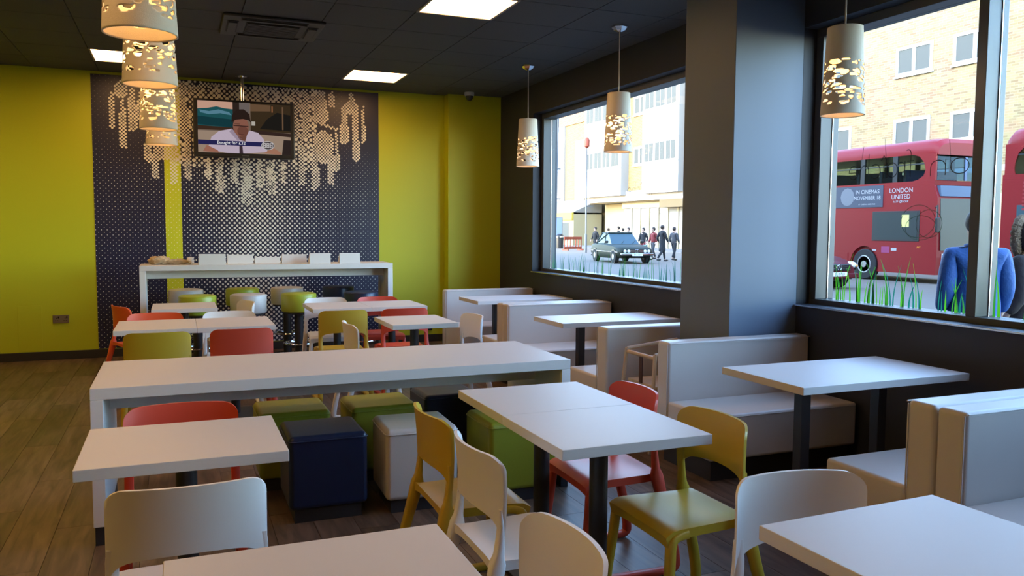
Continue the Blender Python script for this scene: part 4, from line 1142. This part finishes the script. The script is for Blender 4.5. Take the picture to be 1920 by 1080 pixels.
        for sy in (-1, 1):
            mb = MB(); mb.sphere((f-.20, sy*.62, .66), .16, 14, 8, 1.0, 1.0, .62); mb.build('headlamp', LAMP, t, smooth=True)
            MB().box(f-.30, f-.12, sy*.76-.06, sy*.76+.06, .60, .66).build('amber_lens', AMBER, t, bevel=.02)
        MB().box(f-.10, f+.05, -w2*.8, w2*.8, .30, .44).build('bumper', paint, t, bevel=.04)
        MB().box(f+.05, f+.06, -.26, .26, .36, .47).build('number_plate', PLATE, t)
        text_obj('GU07 JX', .10, INK, t, (f+.062, 0, .415), (0, 1, 0), (0, 0, 1), 'lettering', .001)
    return t
car(20.05, 34.9, -100, CARG, 4.55, 1.70, 'dark green vintage saloon with four round headlamps seen through the far window')
car(16.62, 19.25, -90, CARR, 4.3, 1.76, 'red car half hidden behind the near window\'s left frame', old=False)

# ---- street furniture
p = tag(empty('street_lamp', (25.5, 49.0, GZ)), 'thin street lamp post with orange lantern across the road', 'lamp post')
MB().lathe([(.09, 0), (.09, 1.2), (.055, 1.25), (.045, 7.0)], n=12).build('post', POLEM, p, smooth=True)
MB().lathe([(.05, 7.0), (.18, 7.1), (.2, 7.5), (.08, 7.7)], n=12).build('lantern', BARR, p, smooth=True)
MB().box(-.03, .55, -.03, .03, 3.1, 3.16).build('bracket', POLEM, p)
p = tag(empty('street_pole', (21.4, 45.2, GZ)), 'tall grey pole at the left edge of the far window', 'pole')
MB().tube([(0, 0, 0), (.18, 0, 9.5)], [.07, .05], 10).build('post', POLEM, p, smooth=True)
for z in (3.4, 5.2): MB().box(-.35, .35, -.03, .03, z, z+.07).build('crossbar', POLEM, p)
p = tag(empty('traffic_barrier', (27.4, 54.7, GZ), R(20)), 'red plastic pedestrian barrier beside the yellow shop', 'barrier')
MB().box(-.95, .95, -.03, .03, .82, 1.02).build('top_rail', BARR, p, bevel=.02); MB().box(-.95, .95, -.03, .03, .12, .28).build('bottom_rail', BARR, p, bevel=.02)
for k in range(7): MB().box(-.93+k*.30, -.87+k*.30, -.02, .02, .28, .82).build('upright', BARR, p)
for s in (-.8, .8): MB().box(s-.06, s+.06, -.28, .28, 0, .12).build('foot', BARR, p)
p = tag(empty('litter_bin', (28.6, 59.5, GZ)), 'dark litter bin left of the red barrier', 'bin')
MB().lathe([(.3, .05), (.33, .9), (.33, 1.05), (.2, 1.2)], n=16).build('body', BLACKP, p, smooth=True)
MB().lathe([(.34, .92), (.34, 1.0)], n=16).build('rim', CHROME, p)
p = tag(empty('poster_panel', (29.3, 62.0, GZ), R(-25)), 'blue and pink poster panel at the far window\'s left edge', 'poster')
MB().box(-.7, .7, 0, .12, .1, 2.6).build('case', POLEM, p, bevel=.02); MB().box(-.64, .64, -.008, 0, .2, 2.5).build('poster', BILL, p)
mb = MB(); mb.add([(-.64, -.01, .2), (.64, -.01, .2), (.64, -.01, .7), (.1, -.01, 1.1), (-.64, -.01, 1.0)], [(0, 1, 2, 3, 4)]); mb.build('poster_print', PINK, p)
for s in (-.5, .5): MB().box(s-.05, s+.05, .02, .1, 0, .1).build('foot', POLEM, p)

# ---- people
def skin_obj(name, chain, m, parent, sub=1):
    """chain: list of (points, radii, parent link as (chain, index) or None)"""
    vs = []; es = []; rad = []; idx = []
    for pts, rr, link in chain:
        ids = []
        prev = None if link is None else idx[link[0]][link[1]]
        for p_, r_ in zip(pts, rr):
            vs.append(p_); rad.append(r_); i = len(vs)-1; ids.append(i)
            if prev is not None: es.append((prev, i))
            prev = i
        idx.append(ids)
    me = bpy.data.meshes.new(name); me.from_pydata(vs, es, []); me.materials.append(m)
    o = bpy.data.objects.new(name, me); COL.objects.link(o); o.parent = parent
    sk = o.modifiers.new('skin', 'SKIN'); sk.use_smooth_shade = True; sk.branch_smoothing = .4
    sv = me.skin_vertices[0].data if me.skin_vertices else None
    if sv is None:
        bpy.context.view_layer.update()
        me.skin_vertices.new() if hasattr(me.skin_vertices, 'new') else None
        sv = me.skin_vertices[0].data
    for i, r_ in enumerate(rad):
        sv[i].radius = r_ if isinstance(r_, tuple) else (r_, r_)
        sv[i].use_root = (i == 0)
    ss = o.modifiers.new('sub', 'SUBSURF'); ss.levels = sub; ss.render_levels = sub
    return o
def person(x, y, z, face, h, coat, legs, label, hair=HAIR, stride=.18, hood=False, coat_len=.0, puff=1.0, group=None, bag=None, fine=False, arm=0.0):
    """face: direction looked at, degrees from +x; local +y is forward"""
    t = tag(empty('person', (x, y, z), R(face-90)), label, 'person', group)
    k = h/1.75
    V = lambda a, b, c: (a*k, b*k, c*k)
    s = stride
    hipL, hipR = (-.09, 0, .90), (.09, 0, .90)
    kneeL, kneeR = (-.10, s*.55, .50), (.10, -s*.25, .50); ankL, ankR = (-.10, s*.75, .09), (.10, -s*1.15, .13)
    shL, shR = (-.185, -.01, 1.42), (.185, -.01, 1.42); elL, elR = (-.222, -s*.5-.03, 1.14), (.222, s*.4-.03, 1.14)
    wrL, wrR = (-.225, -s*.5+.10+arm, .92+arm), (.225, s*.4+.10+arm, .92+arm)
    body = [([V(0,0,.95), V(0,0,1.10), V(0,-.01,1.28), V(0,-.01,1.43), V(0,.0,1.50), V(0,.012,1.56), V(0,.02,1.64), V(0,.01,1.70)],
             [(.135*k,.10*k), (.125*k,.09*k), (.15*k,.10*k), (.12*k,.08*k), (.055*k,.055*k), (.068*k,.075*k), (.078*k,.092*k), (.06*k,.07*k)], None),
            ([V(*hipL), V(*kneeL), V(*ankL), V(ankL[0], ankL[1]+.16, .04)], [.085*k, .055*k, .038*k, .032*k], (0, 0)),
            ([V(*hipR), V(*kneeR), V(*ankR), V(ankR[0], ankR[1]+.15, .04)], [.085*k, .055*k, .038*k, .032*k], (0, 0)),
            ([V(*shL), V(*elL), V(*wrL), V(wrL[0], wrL[1]+.03, wrL[2]-.08)], [.055*k, .042*k, .028*k, .032*k], (0, 3)),
            ([V(*shR), V(*elR), V(*wrR), V(wrR[0], wrR[1]+.03, wrR[2]-.08)], [.055*k, .042*k, .028*k, .032*k], (0, 3))]
    if fine:
        for q, wr in ((3, wrL), (4, wrR)):
            for j, (dx, ln) in enumerate(((-.027, .075), (-.009, .085), (.009, .08), (.027, .062))):
                b = (wr[0]*.99, wr[1]+.03+dx, wr[2]-.10)
                body.append(([V(*b), V(b[0], b[1]+.005, b[2]-ln*.5), V(b[0]+(.012 if q == 3 else -.012), b[1]+.008, b[2]-ln)], [.0095*k, .009*k, .008*k], (q, 3)))
            body.append(([V(wr[0], wr[1]+.07, wr[2]-.06), V(wr[0], wr[1]+.085, wr[2]-.10)], [.011*k, .009*k], (q, 2)))
    skin_obj('body', body, SKIN, t, 2 if fine else 1)
    cl = coat_len
    ct = [([V(0,0,.87), V(0,-.0,1.08), V(0,-.012,1.28), V(0,-.012,1.42), V(0,-.012,1.475)], [(.185*k,.135*k), (.172*k,.125*k), (.185*k,.13*k), (.15*k,.105*k), (.085*k,.08*k)], None),
          ([V(*shL), V(*elL), V(wrL[0], wrL[1]-.02, wrL[2]+.03)], [.082*k, .068*k, .05*k], (0, 3)), ([V(*shR), V(*elR), V(wrR[0], wrR[1]-.02, wrR[2]+.03)], [.082*k, .068*k, .05*k], (0, 3))]
    if cl: ct.append(([V(0, 0, .87-cl*.5), V(0, -.02, .87-cl)], [(.20*k,.16*k), (.22*k,.19*k)], (0, 0)))
    if puff != 1: ct = [(p_, [tuple(v*puff for v in r_) if isinstance(r_, tuple) else r_*(1+(puff-1)*.6) for r_ in rr_], l_) for p_, rr_, l_ in ct]
    skin_obj('coat', ct, coat, t, 2 if fine else 1)
    tr = [([V(0,0,.95)], [(.115*k,.085*k)], None), ([V(*hipL), V(*kneeL), V(ankL[0], ankL[1], ankL[2]+.02)], [.10*k, .072*k, .058*k], (0, 0)), ([V(*hipR), V(*kneeR), V(ankR[0], ankR[1], ankR[2]+.02)], [.10*k, .072*k, .058*k], (0, 0))]
    skin_obj('trousers', tr, legs, t, 1)
    for a in (ankL, ankR):
        m_ = MB(); m_.sphere(V(a[0], a[1]+.07, .045+max(0, a[2]-.09)), 1, 12, 8, .05*k, .135*k, .05*k); m_.build('shoe', BLACKP, t, smooth=True)
    hb = MB(); hb.sphere(V(0, -.012, 1.668), 1, 16, 12, .092*k, .108*k, .105*k)
    hb.v = [(a, min(b, (.045+.35*(c/k-1.66))*k) if c/k < 1.72 else b, c) for a, b, c in hb.v]
    hb.build('hair', hair, t, smooth=True)
    nb = MB(); nb.sphere(V(0, .098, 1.622), 1, 10, 8, .013*k, .022*k, .022*k); nb.build('nose', SKIN, t, smooth=True)
    eb = MB(); eb.sphere(V(-.032, .098, 1.655), .011*k, 8, 6); eb.sphere(V(.032, .098, 1.655), .011*k, 8, 6); eb.build('eyes', BLACKP, t, smooth=True)
    mo = MB(); mo.sphere(V(0, .098, 1.582), 1, 10, 6, .024*k, .008*k, .006*k); mo.build('mouth', mat('lips', (.35, .12, .10), .5) if 'lips' not in MATS else MATS['lips'], t, smooth=True)
    if hood:
        m_ = MB(); m_.sphere(V(0, -.035, 1.63), 1, 20, 14, .125*k, .145*k, .155*k); m_.v = [(a, min(b, .05*k), c) for a, b, c in m_.v]; m_.build('hood', coat, t, smooth=True)
        m_ = MB(); rr = random.Random(2)
        m_.torus((0, 0, 0), .125*k, .040*k, 72, 16, 'y'); m_.v = [(a*(1+rr.uniform(-.035, .035)), b+.06*k+rr.uniform(-.008, .008), c*1.2*(1+rr.uniform(-.035, .035))+1.625*k) for a, b, c in m_.v]
        m_.build('fur_trim', FUR, t, smooth=True)
    else:
        m_ = MB().torus(V(0, -.008, 1.475), .075*k, .022*k, 20, 8); m_.build('collar', coat, t, smooth=True)
    if bag:
        bo = tag(MB().box(-.16*k, .16*k, -.06*k, .06*k, -.36*k, 0).build('shopping_bag', bag, None, bevel=.02), 'teal carrier bag held by a pedestrian beside the vintage car', 'bag')
        c = Matrix.Rotation(R(face-90), 3, 'Z') @ Vector(V(wrR[0]+.16, wrR[1]+.10, wrR[2]-.12)); bo.location = (x+c.x, y+c.y, z+c.z); bo.rotation_euler = (0, 0, R(face-90))
    return t
PZ = GZ+.07
person(5.63, 4.40, PZ, 55, 1.68, CBLUE, JEANS, 'person in a bright blue jacket standing outside, head behind the window mullion', fine=True, stride=.05, coat_len=.16, puff=1.13)
person(6.35, 4.50, PZ, 104, 1.60, CBROWN, CDARK, 'person in a brown coat with a fur trimmed hood at the right edge', hood=True, fine=True, stride=.05, coat_len=.25, puff=1.12)
def at(px, dep):
    a = math.atan((px-960)/FPX); ang = a-y_; r = dep/math.cos(a); return r*math.sin(ang), r*math.cos(ang)
for q, (px, dep, face, h, c, l, lb, kw) in enumerate((
    (1241, 41, 0, 1.80, CDARK, CDARK, 'tall pedestrian in a long dark coat right of the vintage car', dict(coat_len=.45, stride=.28)),
    (1224, 43, 180, 1.70, CREDC, CGREY, 'pedestrian in a red top right of the vintage car, carrying a teal bag', dict(bag=TEAL)),
    (1205, 45, 200, 1.68, CDARK, CREDC, 'pedestrian in dark jacket and red trousers behind the vintage car\'s bonnet', {}),
    (1263, 42, 10, 1.72, CGREY, CDARK, 'pedestrian in grey at the far window\'s right frame', {}),
    (1177, 52, 190, 1.70, CGREY, CDARK, 'pedestrian in grey rightmost of those behind the car roof', {}),
    (1158, 50, 170, 1.76, CDARK, CGREY, 'tallest pedestrian directly behind the car roof', {}),
    (1166, 51, 150, 1.66, CGREY, CGREY, 'pedestrian in pale grey close behind the tallest one', {}),
    (1140, 54, 0, 1.66, CGREY, CDARK, 'lone pedestrian in grey above the car\'s rear window', {}),
    (1115, 50, 180, 1.72, CDARK, CDARK, 'pedestrian in black beside the street lamp post', {}))):
    x, y = at(px, dep); person(x, y, GZ if x < 31.5 else PZ, face, h, c, l, lb, group='pedestrians across the road', **kw)
